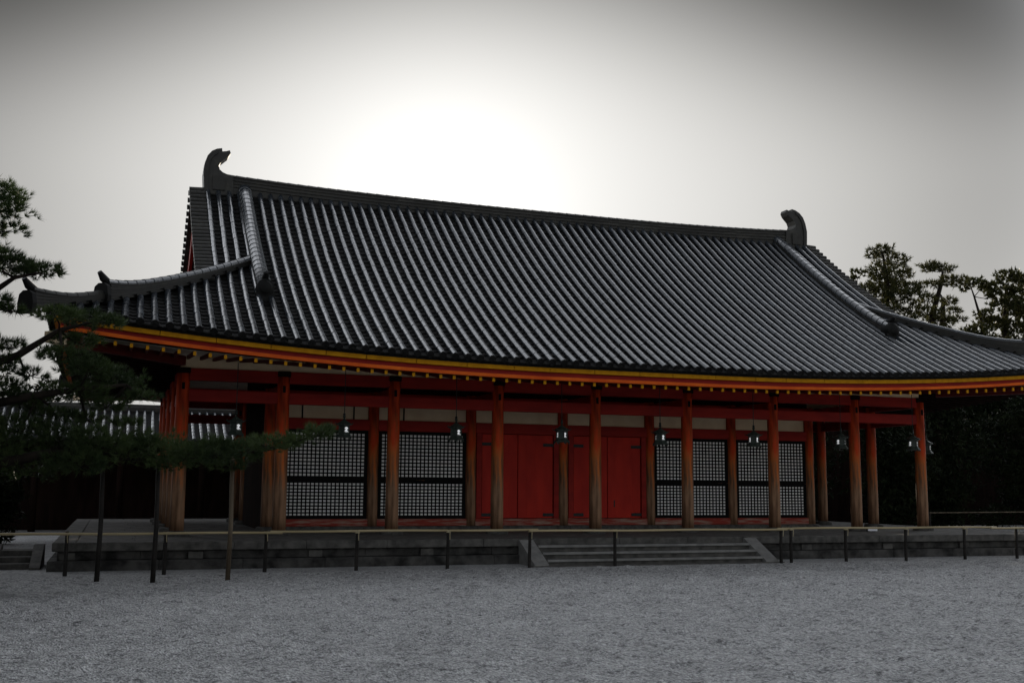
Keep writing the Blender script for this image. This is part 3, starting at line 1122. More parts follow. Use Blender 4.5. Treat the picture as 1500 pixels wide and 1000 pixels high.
# ---- beams round the veranda
for nm, z0, z1, hw, mat in (('eave_beam', 3.56, 3.85, 0.10, 'red'), ('tie_beam', 3.055, 3.34, 0.075, 'red')):
    for yy in (0.0, 10.0):
        for i in range(8):
            b = MB()
            b.bevbox(XS[i] + .14, XS[i + 1] - .14, yy - hw, yy + hw, z0, z1, .01)
            b.build(nm, M[mat], hall)
    for x in (XS[0], XS[-1]):
        for i in range(4):
            b = MB(); b.bevbox(x - hw, x + hw, YS[i] + .14, YS[i + 1] - .14, z0, z1, .01)
            b.build(nm, M[mat], hall)
for x in XS[1:-1]:
    b = MB(); b.bevbox(x - .08, x + .08, 0.14, YI - .14, 3.37, 3.56, .01)
    b.build('cross_beam', M['red'], hall)
for x0, x1 in ((XS[0], XS[1]), (XS[-2], XS[-1])):
    b = MB(); b.bevbox(x0 + .14, x1 - .14, YI - .08, YI + .08, 3.37, 3.56, .01)
    b.build('cross_beam', M['red'], hall)
# plaster strip between beam and soffit
b = MB()
b.box(-10.78, 10.78, -0.03, 0.03, 3.852, 4.20)
b.box(-10.78, 10.78, 9.97, 10.03, 3.852, 4.20)
for sx in (-1, 1): b.box(sx * 10.78 - .03, sx * 10.78 + .03, 0.035, 9.965, 3.852, 4.20)
b.build('frieze', M['plaster'], hall)

# ---- inner wall
b = MB()
b.box(-8.4, 8.4, YI + .03, YI + .07, 2.872, 3.278)
b.build('plaster_wall', M['plaster'], hall)
b = MB()
b.box(-8.4, 8.4, YI + .06, YI + .10, 3.60, 4.85)
for x in (-8.4, 8.4):
    b.box(x - .05, x + .05, YI + .12, 7.6, PZ - .02, 4.85)
b.box(-8.4, 8.4, 7.65, 7.72, PZ - .02, 4.85)
b.box(-10.8, 10.8, 2.45, 7.6, 4.66, 4.70)
b.build('wall_panel', M['darkwood'], hall)
# slim posts that break the plaster band
b = MB()
for x in (-7.55, -6.15, -4.75):
    b.box(x - .018, x + .018, YI - .002, YI + .05, 2.874, 3.276)
b.build('plaster_batten', M['lattice'], hall)
for i in range(1, 7):
    x0, x1 = XS[i] + .13, XS[i + 1] - .13
    b = MB(); b.bevbox(x0, x1, YI - .08, YI + .09, 3.28, 3.60, .01); b.build('wall_beam', M['red'], hall)
    b = MB(); b.bevbox(x0, x1, YI - .10, YI + .09, 2.575, 2.87, .01); b.build('lintel', M['red'], hall)
    b = MB(); b.bevbox(x0, x1, YI - .10, YI + .09, 0.0, 0.195, .012); b.build('sill', M['sill'], hall)
    b = MB(); b.bevbox(x0, x1, YI - .13, YI + .09, PZ - .02, -0.005, .006); b.build('sill_footing', M['stone'], hall)

# ---- lattice shutters
def shutter(x0, x1, z0, z1, nxc, nzc):
    b = MB()
    y0, y1 = YI - .05, YI + .03
    fr = 0.07
    b.box(x0, x0 + fr, y0, y1, z0, z1); b.box(x1 - fr, x1, y0, y1, z0, z1)
    b.box(x0 + fr, x1 - fr, y0, y1, z0, z0 + fr); b.box(x0 + fr, x1 - fr, y0, y1, z1 - fr, z1)
    gx0, gx1, gz0, gz1 = x0 + fr, x1 - fr, z0 + fr, z1 - fr
    px, pz = (gx1 - gx0) / nxc, (gz1 - gz0) / nzc
    hb = 0.018
    for i in range(nxc + 1):
        x = gx0 + px * i
        b.box(max(x - hb, gx0), min(x + hb, gx1), y0 + .030, y0 + .042, gz0, gz1)
    for i in range(nzc + 1):
        z = gz0 + pz * i
        b.box(gx0, gx1, y0 + .033, y0 + .045, max(z - hb, gz0), min(z + hb, gz1))
    s = b.build('lattice_shutter', M['lattice'], hall)
    b = MB(); b.box(gx0, gx1, y0 + .048, y0 + .056, gz0, gz1)
    b.build('paper', M['paper'], s)


for i in (1, 2, 5, 6):
    x0, x1 = XS[i] + .155, XS[i + 1] - .155
    shutter(x0, x1, 1.245, 2.57, 21, 12)
    shutter(x0, x1, 0.20, 1.235, 21, 10)

# ---- double doors in the two middle bays
for i in (3, 4):
    x0, x1 = XS[i] + .155, XS[i + 1] - .155
    for sx, jx in ((1, x0), (-1, x1)):
        b = MB(); b.bevbox(min(jx, jx + sx * .15), max(jx, jx + sx * .15), YI - .09, YI + .08, .197, 2.573, .01)
        b.build('door_jamb', M['red'], hall)
    xm = (x0 + x1) / 2
    for sx in (-1, 1):
        a0 = xm + sx * 0.012; a1 = (x1 - .175) if sx > 0 else (x0 + .175)
        l0, l1 = min(a0, a1), max(a0, a1)
        b = MB()
        # boards
        k = 4
        for q_ in range(k):
            b.bevbox(l0 + (l1 - l0) * q_ / k + .001, l0 + (l1 - l0) * (q_ + 1) / k - .001, YI - .045 - rnd.uniform(0, .002), YI + .03, .21, 2.56, .003)
        leaf = b.build('door', M['door'], hall)
        for z in (0.30, 2.28):
            b = MB()
            h0, h1 = (l1 - .30, l1 + .03) if sx > 0 else (l0 - .03, l0 + .30)
            b.bevbox(h0, h1, YI - .068, YI - .046, z - .045, z + .045, .006)
            b.build('hinge', M['iron'], leaf)
        if i == 4 and sx > 0:
            b = MB(); b.bevbox(xm + .20, xm + .235, YI - .062, YI - .046, .52, .72, .004)
            b.build('lock', M['iron'], leaf)
    b = MB(); b.box(x0 + .14, x1 - .14, YI + .035, YI + .06, .2, 2.57)
    b.build('door_backing', M['lattice'], hall)

# ------------------------------------------------------------------ hanging lanterns
def lantern_meshes():
    b = MB()
    b.lathe([(0.02, 0.40), (0.035, 0.42), (0.02, 0.45), (0.045, 0.48), (0.03, 0.515), (0.008, 0.53)], 8)      # finial
    b.lathe([(0.225, 0.265), (0.23, 0.285), (0.17, 0.325), (0.10, 0.362), (0.05, 0.402)], 6)                  # roof
    b.lathe([(0.16, 0.235), (0.165, 0.262)], 6)
    b.lathe([(0.19, -0.01), (0.20, 0.01), (0.165, 0.035), (0.15, 0.05)], 6)                                    # base
    b.lathe([(0.225, -0.055), (0.23, -0.035), (0.20, -0.012)], 6)
    for j in range(6):
        t = 2 * PI * (j + .5) / 6
        cx_, cy_ = 0.15 * math.cos(t), 0.15 * math.sin(t)
        b.tube([(cx_, cy_, 0.045), (cx_, cy_, 0.24)], 0.014, 6)
        b.tube([(0.205 * math.cos(t), 0.205 * math.sin(t), -0.10), (0.20 * math.cos(t), 0.20 * math.sin(t), -0.05)], 0.018, 6)
        b.tube([(0.215 * math.cos(t), 0.215 * math.sin(t), 0.285), (0.25 * math.cos(t), 0.25 * math.sin(t), 0.30), (0.265 * math.cos(t), 0.265 * math.sin(t), 0.335)], [0.014, .012, .006], 6)
    b.lathe([(0.132, 0.046), (0.132, 0.238)], 6)       # dark panels
    body = b
    # cut-out emblem: a brush-like double swoosh, pale light behind it
    g_ = MB()
    for j in (0, 2, 4):
        t = 2 * PI * j / 6
        n = Vector((math.cos(t), math.sin(t), 0)); s = Vector((-math.sin(t), math.cos(t), 0))
        r = 0.132 * math.cos(PI / 6) + 0.004
        strokes = [[(-.050, .172), (-.022, .196), (.0, .206), (.024, .196), (.050, .172)],
                   [(-.030, .166), (.0, .178), (.034, .166)],
                   [(.022, .160), (-.012, .142), (-.042, .116), (-.056, .084)],
                   [(-.018, .120), (.012, .126), (.036, .108), (.058, .078)],
                   [(-.034, .086), (-.006, .100), (.022, .082)]]
        for st in strokes:
            for (a, z0), (c_, z1) in zip(st[:-1], st[1:]):
                w_ = 0.010
                vs = [tuple(n * r + s * a + Vector((0, 0, z0 - w_))), tuple(n * r + s * c_ + Vector((0, 0, z1 - w_))),
                      tuple(n * r + s * c_ + Vector((0, 0, z1 + w_))), tuple(n * r + s * a + Vector((0, 0, z0 + w_)))]
                g_.add(vs, [(0, 1, 2, 3)])
    return body, g_


LZ = 2.28
lant_pos = [(-9.62, -1.1), (-7.08, -1.1), (-4.27, -1.1), (-1.43, -1.1), (1.40, -1.1), (4.27, -1.1), (7.12, -1.1), (9.62, -1.1), (12.0, 1.15)]
lant_lab = ['dim bronze hanging lantern in the leftmost bay, just above the pine branch',
            'bronze hanging lantern at the tip of the pine branch, before the first lattice',
            'bronze hanging lantern in front of the lattice just left of the doors',
            'bronze hanging lantern before the post between the two red double doors',
            'bronze hanging lantern just right of the doors, before the lattice edge',
            'bronze hanging lantern before the second lattice bay right of the doors',
            'bronze hanging lantern in the dark open bay next to the last lattice',
            'bronze hanging lantern against the dark, close to the right corner column',
            'bronze hanging lantern under the right side eave, beyond the corner column']
first = None
for (x, y), lab in zip(lant_pos, lant_lab):
    if first is None:
        first = empty('hanging_lantern', (x, y, LZ))
        b_, g_ = lantern_meshes()
        o1 = b_.build('lantern_body', M['bronze'], first); o1.location = (0, 0, 0)
        o2 = g_.build('cut_out_crest', M['lamp'], first); o2.location = (0, 0, 0)
        b = MB(); b.tube([(0, 0, 0.52), (0, 0, 1.78)], 0.012, 6)
        b.lathe([(0.012, 0.50), (0.035, 0.53), (0.035, 0.56), (0.012, 0.59)], 8)
        o3 = b.build('hanging_rod', M['iron'], first); o3.location = (0, 0, 0)
        lkids = [o1, o2, o3]
        tag(first, lab, 'lantern', 'bronze lanterns hanging along the eaves')
        first.rotation_euler = (0, 0, R(-62))
        first.scale = (0.92, 0.92, 0.92)
    else:
        c_ = first.copy(); COL.objects.link(c_); c_.location = (x, y, LZ)
        c_.rotation_euler = (0, 0, R(-62 + rnd.uniform(-14, 14)))
        c_['label'] = lab
        for k_ in lkids:
            kk = k_.copy(); COL.objects.link(kk); kk.parent = c_

# ------------------------------------------------------------------ bamboo fence
fence = tag(empty('bamboo_fence', (-1.5, -4.0, GZ)), 'low barrier of one pale bamboo rail on thin dark posts in front of the platform', 'fence')
fx = [-14.9, -13.03, -11.19, -9.21, -7.3, -5.29, -3.38, -1.27, 3.18, 3.47, 5.07, 6.89, 8.76, 10.48, 12.3, 14.2]
rz_ = lambda x: 0.11 + 0.006 * math.sin(x * 1.7)
cuts = [-15.2, -9.0, -3.30, 3.2, 9.7, 14.6]
for a, c_ in zip(cuts[:-1], cuts[1:]):
    b = MB()
    n = max(4, int((c_ - a) / 0.3))
    pts, rad = [], []
    for i in range(n + 1):
        x = a - .12 + (c_ - a + .24) * i / n
        pts.append((x, -4.0 + (0.03 if cuts.index(a) % 2 else -0.03), rz_(x) + (0.02 if cuts.index(a) % 2 else 0)))
        rad.append(0.025)
    b.tube(pts, rad, 8)
    for i in range(1, n):
        q = pts[i]
        b.tube([(q[0] - .008, q[1], q[2]), (q[0] + .008, q[1], q[2])], 0.0285, 8)
    b.build('rail', M['bamboo'], fence)
for x in fx:
    b = MB()
    j = rnd.uniform(-.015, .015)
    b.tube([(x, -3.95, GZ - .1), (x + j, -3.95, 0.06), (x + j, -3.95, 0.155)], [0.042, 0.036, 0.034], 8)
    po = b.build('post', M['post'], fence)
    b = MB()
    b.tube([(x + j, -3.965, 0.085), (x + j, -3.965, 0.135)], 0.052, 8)
    b.tube([(x + j + .012, -4.045, 0.14), (x + j + .01, -4.05, 0.05), (x + j + .018, -4.02, -0.06)], 0.009, 5)
    b.build('cord_tie', M['cord'], po)
# second rail further back at the right end
f2 = tag(empty('bamboo_rail', (13.2, 2.0, GZ)), 'single bamboo rail in the dark behind the far right end of the main barrier', 'fence')
b = MB(); b.tube([(13.75, 3.2, 0.32), (17.5, 2.4, 0.37)], 0.016, 8); b.build('rail', M['pole'], f2)
for x, y in ((13.8, 3.25), (17.3, 2.5)):
    b = MB(); b.tube([(x, y, GZ - .1), (x, y, .36)], .035, 8); b.build('post', M['post'], f2)

# small white notice board on the platform
sg = tag(empty('notice_board', (8.45, -0.62, PZ)), 'small white notice board at the foot of the second column from the right', 'sign')
b = MB(); b.bevbox(8.30, 8.62, -0.64, -0.62, -0.10, 0.02, .004); b.build('board', M['sign'], sg)
b = MB(); b.box(8.34, 8.37, -0.618, -0.50, PZ, -0.02); b.box(8.55, 8.58, -0.618, -0.50, PZ, -0.02); b.build('foot', M['iron'], sg)


# ------------------------------------------------------------------ foliage
def tuft_faces(pos, dirs, K, ln, wd, spread, rs_):
    """K thin triangular needles fanned from each position"""
    n = len(pos)
    p = np.repeat(pos, K, 0); d = np.repeat(dirs, K, 0)
    d = d + rs_.normal(0, spread, d.shape)
    d /= np.linalg.norm(d, axis=1)[:, None] + 1e-9
    l = ln * rs_.uniform(0.7, 1.15, (n * K, 1))
    s = np.cross(d, rs_.normal(0, 1, d.shape)); s /= np.linalg.norm(s, axis=1)[:, None] + 1e-9
    w_ = wd * rs_.uniform(.7, 1.2, (n * K, 1)) / 2
    a = p - s * w_; c_ = p + s * w_; t = p + d * l
    return np.stack([a, c_, t], 1).reshape(-1, 3)


def leaf_faces(pos, size, rs_):
    n = len(pos)
    d = rs_.normal(0, 1, (n, 3)); d /= np.linalg.norm(d, axis=1)[:, None]
    s = np.cross(d, rs_.normal(0, 1, (n, 3))); s /= np.linalg.norm(s, axis=1)[:, None]
    l = size * rs_.uniform(.6, 1.3, (n, 1)); w_ = l * .55
    return np.stack([pos - d * l * .5, pos + s * w_ * .5, pos + d * l * .5], 1).reshape(-1, 3)


def blob(c_, r, n, rs_, shell=0.45):
    """points in a flattened pad, denser toward its rind, lumpy outline"""
    d = rs_.normal(0, 1, (n, 3)); d /= np.linalg.norm(d, axis=1)[:, None]
    rad = (shell + (1 - shell) * rs_.rand(n, 1) ** 0.6)
    ph = rs_.uniform(0, 6.28, 3)
    lump = 1 + 0.22 * np.sin(3 * np.arctan2(d[:, 1], d[:, 0]) + ph[0]) + 0.16 * np.sin(7 * d[:, 0] + ph[1]) + .12 * np.sin(9 * d[:, 2] + ph[2])
    q = d * rad * lump[:, None] * np.array(r)
    return q + np.array(c_), d


def pine(name, label, cat, group, trunk, pads, needle, K, ln, wd, dens, mat, seed, limb=None, spread=.55, twigs=5):
    """trunk: [(x,y,z,r)]; pads: [(x,y,z,rx,ry,rz)]"""
    rs_ = np.random.RandomState(seed)
    root = empty(name, trunk[0][:3])
    tag(root, label, cat, group)
    b = MB()
    b.tube([t[:3] for t in trunk], [t[3] for t in trunk], 9)
    T = [Vector(t[:3]) for t in trunk]
    F = []
    tw = MB()
    for (x, y, z, rx, ry, rz2) in pads:
        c0 = Vector((x, y, z))
        # limb from the nearest trunk point a little below
        best = min(range(len(T)), key=lambda i: (T[i] - c0 + Vector((0, 0, 0.35 * rx + .2))).length)
        s0 = T[best]
        if limb:      # nearer: the closest point of one of the big limbs
            q_ = min((Vector(p_[:3]) for l in limb for p_ in l), key=lambda v: (v - c0).length)
            if (q_ - c0).length < (s0 - c0).length: s0 = q_
        mid = s0.lerp(c0, .55) + Vector((rs_.normal(0, .06) * rx, rs_.normal(0, .06) * rx, -0.12 * (c0 - s0).length * rs_.rand()))
        r0 = min(trunk[best][3] * .55, 0.018 + 0.02 * (c0 - s0).length)
        tw.tube([s0, mid, c0 - Vector((0, 0, rz2 * .35))], [r0, r0 * .7, r0 * .4], 6)
        n = int(dens * rx * ry * (0.6 + rz2)) + 8
        pos, d = blob((x, y, z), (rx, ry, rz2), n, rs_)
        up = d * 0.8 + np.array([0, 0, 0.75])
        F.append(tuft_faces(pos, up / np.linalg.norm(up, axis=1)[:, None], K, ln, wd, spread, rs_))
        for q in range(twigs + int(2 * rx)):
            e_ = Vector(pos[rs_.randint(n)])
            st = c0 - Vector((0, 0, rz2 * .4))
            m2 = st.lerp(e_, .5) - Vector((0, 0, .08 * rx))
            tw.tube([st, m2, e_], [r0 * .4, r0 * .25, r0 * .1], 5, cap=False)
    for l in (limb or []):
        tw.tube([p_[:3] for p_ in l], [p_[3] for p_ in l], 7)
    b.build('trunk', M['bark'], root, smooth=True)
    tw.build('limbs', M['bark'], root, smooth=True)
    tris('needles', np.concatenate(F), mat, root)
    return root


Yp = -5.9
J = lambda: rnd.uniform(-.5, .5)
near_pads = [
    # against the sky, high on the left
    (-14.55, Yp, 6.30, .62, .6, .20), (-14.40, Yp, 6.0, .50, .5, .20), (-14.42, Yp, 5.68, .42, .4, .12), (-15.1, Yp, 6.1, .6, .5, .3),
    (-14.35, Yp, 5.02, .70, .6, .13), (-13.68, Yp, 4.93, .42, .4, .11), (-14.7, Yp, 5.1, .7, .6, .2),
    (-14.5, Yp + .2, 4.35, .40, .4, .10), (-14.1, Yp, 4.18, .26, .3, .07),
    (-14.2, Yp, 3.55, .36, .4, .10), (-14.5, Yp, 3.2, .5, .5, .15), (-13.75, Yp, 3.05, .25, .3, .08), (-14.25, Yp, 2.75, .5, .5, .18),
    # in front of the corner of the eave
    (-13.35, Yp - .3, 4.10, .38, .4, .14), (-12.95, Yp, 4.14, .42, .4, .16), (-12.45, Yp, 4.02, .30, .3, .10),
    (-13.0, Yp + .3, 3.72, .5, .4, .12), (-13.2, Yp, 3.35, .45, .4, .12),
    (-12.75, Yp, 3.15, .50, .5, .16), (-12.2, Yp, 3.02, .42, .4, .14), (-12.95, Yp, 2.75, .50, .5, .18), (-11.8, Yp, 2.72, .32, .3, .08), (-12.4, Yp, 2.55, .4, .4, .1),
    # the long low pads held on props
    (-13.9, Yp, 2.1, .6, .5, .22), (-13.2, Yp, 1.95, .55, .5, .25), (-12.55, Yp, 1.85, .60, .5, .22), (-12.0, Yp, 1.72, .50, .5, .25), (-11.5, Yp, 1.80, .55, .5, .22),
    (-11.0, Yp, 1.65, .50, .5, .22), (-10.45, Yp, 1.72, .50, .5, .24), (-9.95, Yp, 1.72, .45, .45, .20), (-9.5, Yp, 1.85, .40, .4, .16), (-9.05, Yp, 1.92, .36, .4, .13), (-8.62, Yp, 2.07, .30, .35, .12), (-8.3, Yp, 2.17, .18, .25, .06),
    # unseen left part of the crown, added to block the left sky
    (-15.6, -6.5, 2.2, .9, .9, .35), (-16.2, -5.6, 3.0, .9, .9, .35), (-15.7, -6.8, 3.9, .8, .8, .3), (-16.4, -6.2, 4.7, .9, .9, .3), (-15.9, -5.6, 5.6, .8, .8, .3), (-16.9, -6.6, 3.6, .8, .8, .3), (-15.4, -7.2, 1.6, .8, .8, .3),
    # thin sprays over the corridor roof
    (-13.3, Yp, 2.36, .45, .4, .08), (-12.75, Yp + .2, 2.28, .34, .35, .07), (-13.9, Yp, 2.55, .5, .4, .12), (-12.1, Yp - .2, 2.2, .3, .3, .06),
    (-12.8, Yp - .3, 1.45, .6, .5, .2), (-13.6, Yp, 1.4, .6, .5, .25), (-14.3, Yp, 1.7, .6, .5, .3), (-11.3, Yp, 1.45, .4, .4, .12), (-10.2, Yp - .1, 1.45, .35, .35, .10)]
near_pads = [(a, b_ + J(), c_, d_, e_, f_) for a, b_, c_, d_, e_, f_ in near_pads]
trunk = [(-14.45, -6.0, GZ - .05, .24), (-14.48, -6.0, 0.3, .19), (-14.5, -5.95, 1.3, .16), (-14.55, -6.0, 2.4, .14), (-14.5, -5.9, 3.6, .11), (-14.6, -6.0, 4.7, .09), (-14.75, -5.9, 5.6, .06), (-14.7, -5.9, 6.2, .03)]
limbs = [[(-14.5, -5.95, 1.35, .11), (-13.3, -6.0, 1.62, .085), (-12.3, -5.85, 1.58, .07), (-11.3, -5.8, 1.56, .055), (-10.2, -5.8, 1.60, .04), (-9.2, -5.85, 1.82, .025), (-8.4, -5.9, 2.13, .01)],
         [(-14.55, -6.0, 2.4, .09), (-13.6, -6.0, 2.65, .07), (-12.9, -5.9, 2.78, .05), (-12.1, -5.9, 2.9, .025)],
         [(-14.5, -5.95, 3.1, .08), (-13.95, -6.0, 3.35, .07), (-13.3, -5.9, 3.85, .045), (-12.7, -5.9, 4.05, .02)],
         [(-14.5, -6.0, 4.4, .06), (-14.1, -6.0, 4.75, .04), (-13.6, -5.95, 4.9, .015)]]
pine('pine_tree', 'old garden pine at the left edge, low branches held on props', 'pine tree', None, trunk, near_pads,
     None, 17, .14, .0125, 900, M['needle'], 11, limbs, .50, 6)

# props
for (x, y, zt, lab) in ((-10.12, -5.75, 1.56, 'pale weathered prop pole under the outer end of the pine branch'),
                        (-12.43, -5.7, 1.50, 'dark prop pole under the pine, the one nearest the left edge'),
                        (-11.46, -5.7, 1.50, 'dark middle prop pole under the pine branch')):
    pp = tag(empty('prop_pole', (x, y, GZ)), lab, 'pole', 'poles propping the pine')
    b = MB(); b.tube([(x, y, GZ - .1), (x + .02, y, .4), (x, y, zt)], [.048, .042, .038], 9); b.build('pole', M['pole'] if x > -10.5 else M['post'], pp, smooth=True)
    b = MB(); b.tube([(x - .02, y - .32, zt + .02), (x + .02, y + .32, zt + .03)], .04, 8); b.build('crossbar', M['pole'], pp, smooth=True)


# ------------------------------------------------------------------ trees beyond
def far_pine(lab, trunk, pads, seed, name='pine_tree', cat='pine tree', mat='needle_far', dens=100, K=9, ln=.32, wd=.068, grp='trees beyond the hall'):
    r2 = random.Random(seed)
    pads = [(a, trunk[0][1] + r2.uniform(-.7, .7) * d_, c_, d_, d_ * .9, e_) for a, c_, d_, e_ in pads]
    pine(name, lab, cat, grp, trunk, pads, None, K, ln, wd, dens, M[mat], seed, None, .6, 4)


BY = 30.0
far_pine('tall pine with flat spreading top and dense layered crown beyond the right roof end',
         [(33.8, BY, GZ, .42), (33.7, BY, 6, .34), (33.65, BY, 11, .26), (33.9, BY, 14.2, .17), (33.75, BY, 15.6, .09), (33.6, BY, 16.3, .04)],
         [(33.2, 16.3, .8, .22), (34.2, 16.1, .8, .2), (35.0, 15.75, .8, .22), (32.8, 15.9, .5, .2), (33.0, 14.9, .9, .5), (34.6, 14.9, 1.1, .5), (35.7, 15.0, .6, .4), (33.6, 14.2, 1.2, .45),
          (32.6, 13.6, 1.0, .4), (35.3, 13.9, 1.0, .4), (34.3, 13.3, 1.3, .4), (32.4, 12.7, 1.2, .45), (33.6, 12.4, 1.3, .45), (35.4, 12.6, .9, .35), (32.0, 11.8, 1.1, .4), (34.6, 11.7, 1.2, .45), (33.1, 11.2, 1.4, .5), (35.7, 11.2, 1.0, .4),
          (33.5, 10.0, 1.8, .6), (32, 9.4, 1.2, .6)], 21)
far_pine('slimmer pine close behind the tall flat-topped pine, with a thin bare stem',
         [(35.3, BY + 2, GZ, .22), (35.35, BY + 2, 8, .16), (35.3, BY + 2, 12.5, .1), (35.5, BY + 2, 14.5, .05)],
         [(35.6, 14.3, .7, .35), (36.3, 14.4, .6, .3), (35.2, 13.2, .7, .3), (36.1, 12.2, .9, .4), (35.4, 11.2, 1.0, .4), (36.8, 11.4, .8, .35), (36.2, 10.3, 1.3, .5)], 22)
far_pine('leaning pine with umbrella shaped tufts at its top, right of the flat-topped pine',
         [(37.0, BY, GZ, .36), (36.7, BY, 6, .30), (36.8, BY, 10.4, .25), (37.5, BY, 12.6, .19), (38.2, BY, 14.4, .13), (38.4, BY, 15.3, .07)],
         [(38.0, 15.75, .9, .2), (39.0, 15.6, .8, .18), (37.4, 15.45, .5, .18), (38.7, 14.7, .9, .18), (37.5, 14.4, .8, .2), (39.4, 14.5, .6, .16), (37.2, 13.4, .8, .3), (38.5, 13.3, .6, .25),
          (36.8, 12.4, .9, .4), (38.0, 12.0, .9, .35), (37.4, 11.2, 1.1, .4), (38.6, 10.9, .9, .4), (37.2, 10.0, 1.4, .5)], 23)
far_pine('short pine with a broken bare top between the leaning pine and the broadleaf trees',
         [(39.0, BY + 1, GZ, .3), (39.0, BY + 1, 8, .24), (39.1, BY + 1, 12.2, .2), (39.2, BY + 1, 13.6, .12), (39.0, BY + 1, 14.0, .05)],
         [(39.7, 13.6, .5, .12), (40.3, 13.0, .6, .15), (39.9, 12.3, .7, .2), (38.6, 12.4, .5, .2), (40.2, 11.4, .8, .25), (38.9, 11.0, .9, .3), (39.8, 10.3, 1.1, .4)], 24)
far_pine('small leafy tree just beyond the right gable, left of the flat-topped pine',
         [(31.2, BY, GZ, .25), (31.1, BY, 8, .2), (31.3, BY, 12.5, .12), (31.6, BY, 14.2, .05)],
         [(31.7, 14.6, .5, .3), (31.2, 14.1, .6, .3), (30.4, 14.3, .5, .3), (29.9, 14.2, .4, .25), (30.8, 13.4, .7, .35), (31.5, 13.0, .7, .4), (30.2, 13.0, .7, .4), (31.3, 12.0, .9, .5), (30.3, 11.8, .9, .5), (31.5, 10.6, 1.2, .6)],
         25, 'broadleaf_tree', 'tree', 'leaf_far', 99, 6, .28, .135)
far_pine('little tuft of tree showing at the edge of the right gable verge',
         [(28.3, BY, GZ, .2), (28.2, BY, 9, .15), (28.3, BY, 14.6, .05)],
         [(28.3, 15.3, .35, .35), (28.6, 14.9, .45, .4), (28.2, 14.3, .6, .5), (28.7, 13.4, .8, .6), (28.6, 12.2, 1.0, .7)], 26, 'broadleaf_tree', 'tree', 'leaf_far', 99, 6, .28, .135)
far_pine('slender broadleaf tree with a thin curved stem, third from the right edge',
         [(41.8, BY, GZ, .2), (41.7, BY, 8, .16), (41.4, BY, 12.2, .1), (40.9, BY, 13.8, .06), (40.6, BY, 14.6, .03)],
         [(41.0, 14.8, .7, .3), (41.8, 14.7, .6, .3), (40.3, 14.4, .4, .2), (42.2, 13.9, .6, .3), (41.3, 12.6, .6, .25), (42.2, 12.2, .8, .35), (40.9, 11.5, .9, .4), (42.0, 10.8, 1.1, .45)], 27, 'broadleaf_tree', 'tree', 'leaf_far', 110, 6, .28, .135)
far_pine('dense dark broadleaf tree with a rounded top near the right edge',
         [(43.2, BY, GZ, .34), (43.2, BY, 8, .26), (43.3, BY, 12, .16), (43.6, BY, 14.5, .06)],
         [(43.4, 15.3, .8, .4), (44.3, 15.2, .8, .4), (42.9, 14.5, .9, .45), (44.2, 14.2, 1.0, .5), (43.0, 13.4, 1.0, .5), (44.3, 13.0, 1.0, .5), (42.6, 12.2, .9, .4), (43.8, 11.8, 1.1, .5), (43.0, 10.6, 1.3, .5), (44.5, 10.9, 1.0, .5)], 28, 'broadleaf_tree', 'tree', 'leaf_far', 132, 6, .28, .135)
far_pine('olive broadleaf tree cut off by the right edge of the picture',
         [(46.2, BY, GZ, .34), (46.1, BY, 8, .26), (46.0, BY, 12, .16), (46.0, BY, 14.0, .06)],
         [(45.6, 14.6, .8, .4), (46.5, 15.0, .9, .5), (45.3, 13.4, .9, .5), (46.5, 13.4, 1.1, .5), (45.5, 12.1, 1.0, .5), (46.7, 11.8, 1.2, .5), (45.4, 10.8, 1.1, .5), (47.5, 13, 1, .6)], 29, 'broadleaf_tree', 'tree', 'leaf_far', 132, 6, .28, .135)
# dense evergreens
def evergreen(lab, x, y, h, rx, seed, grp, n=9000, size=.28):
    rs_ = np.random.RandomState(seed)
    root = tag(empty('evergreen_tree', (x, y, GZ)), lab, 'tree', grp)
    b = MB()
    b.tube([(x, y, GZ - .1), (x + .1, y, GZ + h * .5), (x + .05, y + .1, GZ + h * .9)], [.16, .11, .03], 8)
    b.build('trunk', M['bark'], root, smooth=True)
    tw = MB(); F = []
    k = 16
    for j in range(k):
        f = (j + .5) / k
        w_ = rx * (0.55 + .6 * math.sin(PI * min(1, f * .85 + .15))) * .62
        c_ = (x + rs_.normal(0, .5) * w_, y + rs_.normal(0, .4) * w_, GZ + .35 + (h - .9) * f)
        pos, d = blob(c_, (w_, w_, .62), n // k, rs_, .3)
        F.append(leaf_faces(pos, size, rs_))
        tw.tube([(x + .05, y, max(GZ + .3, c_[2] - .6)), ((x + c_[0]) / 2, (y + c_[1]) / 2, c_[2] - .2), c_], [.06, .04, .015], 6)
    tw.build('limbs', M['bark'], root, smooth=True)
    tris('leaves', np.concatenate(F), M['leaf_dark'], root)


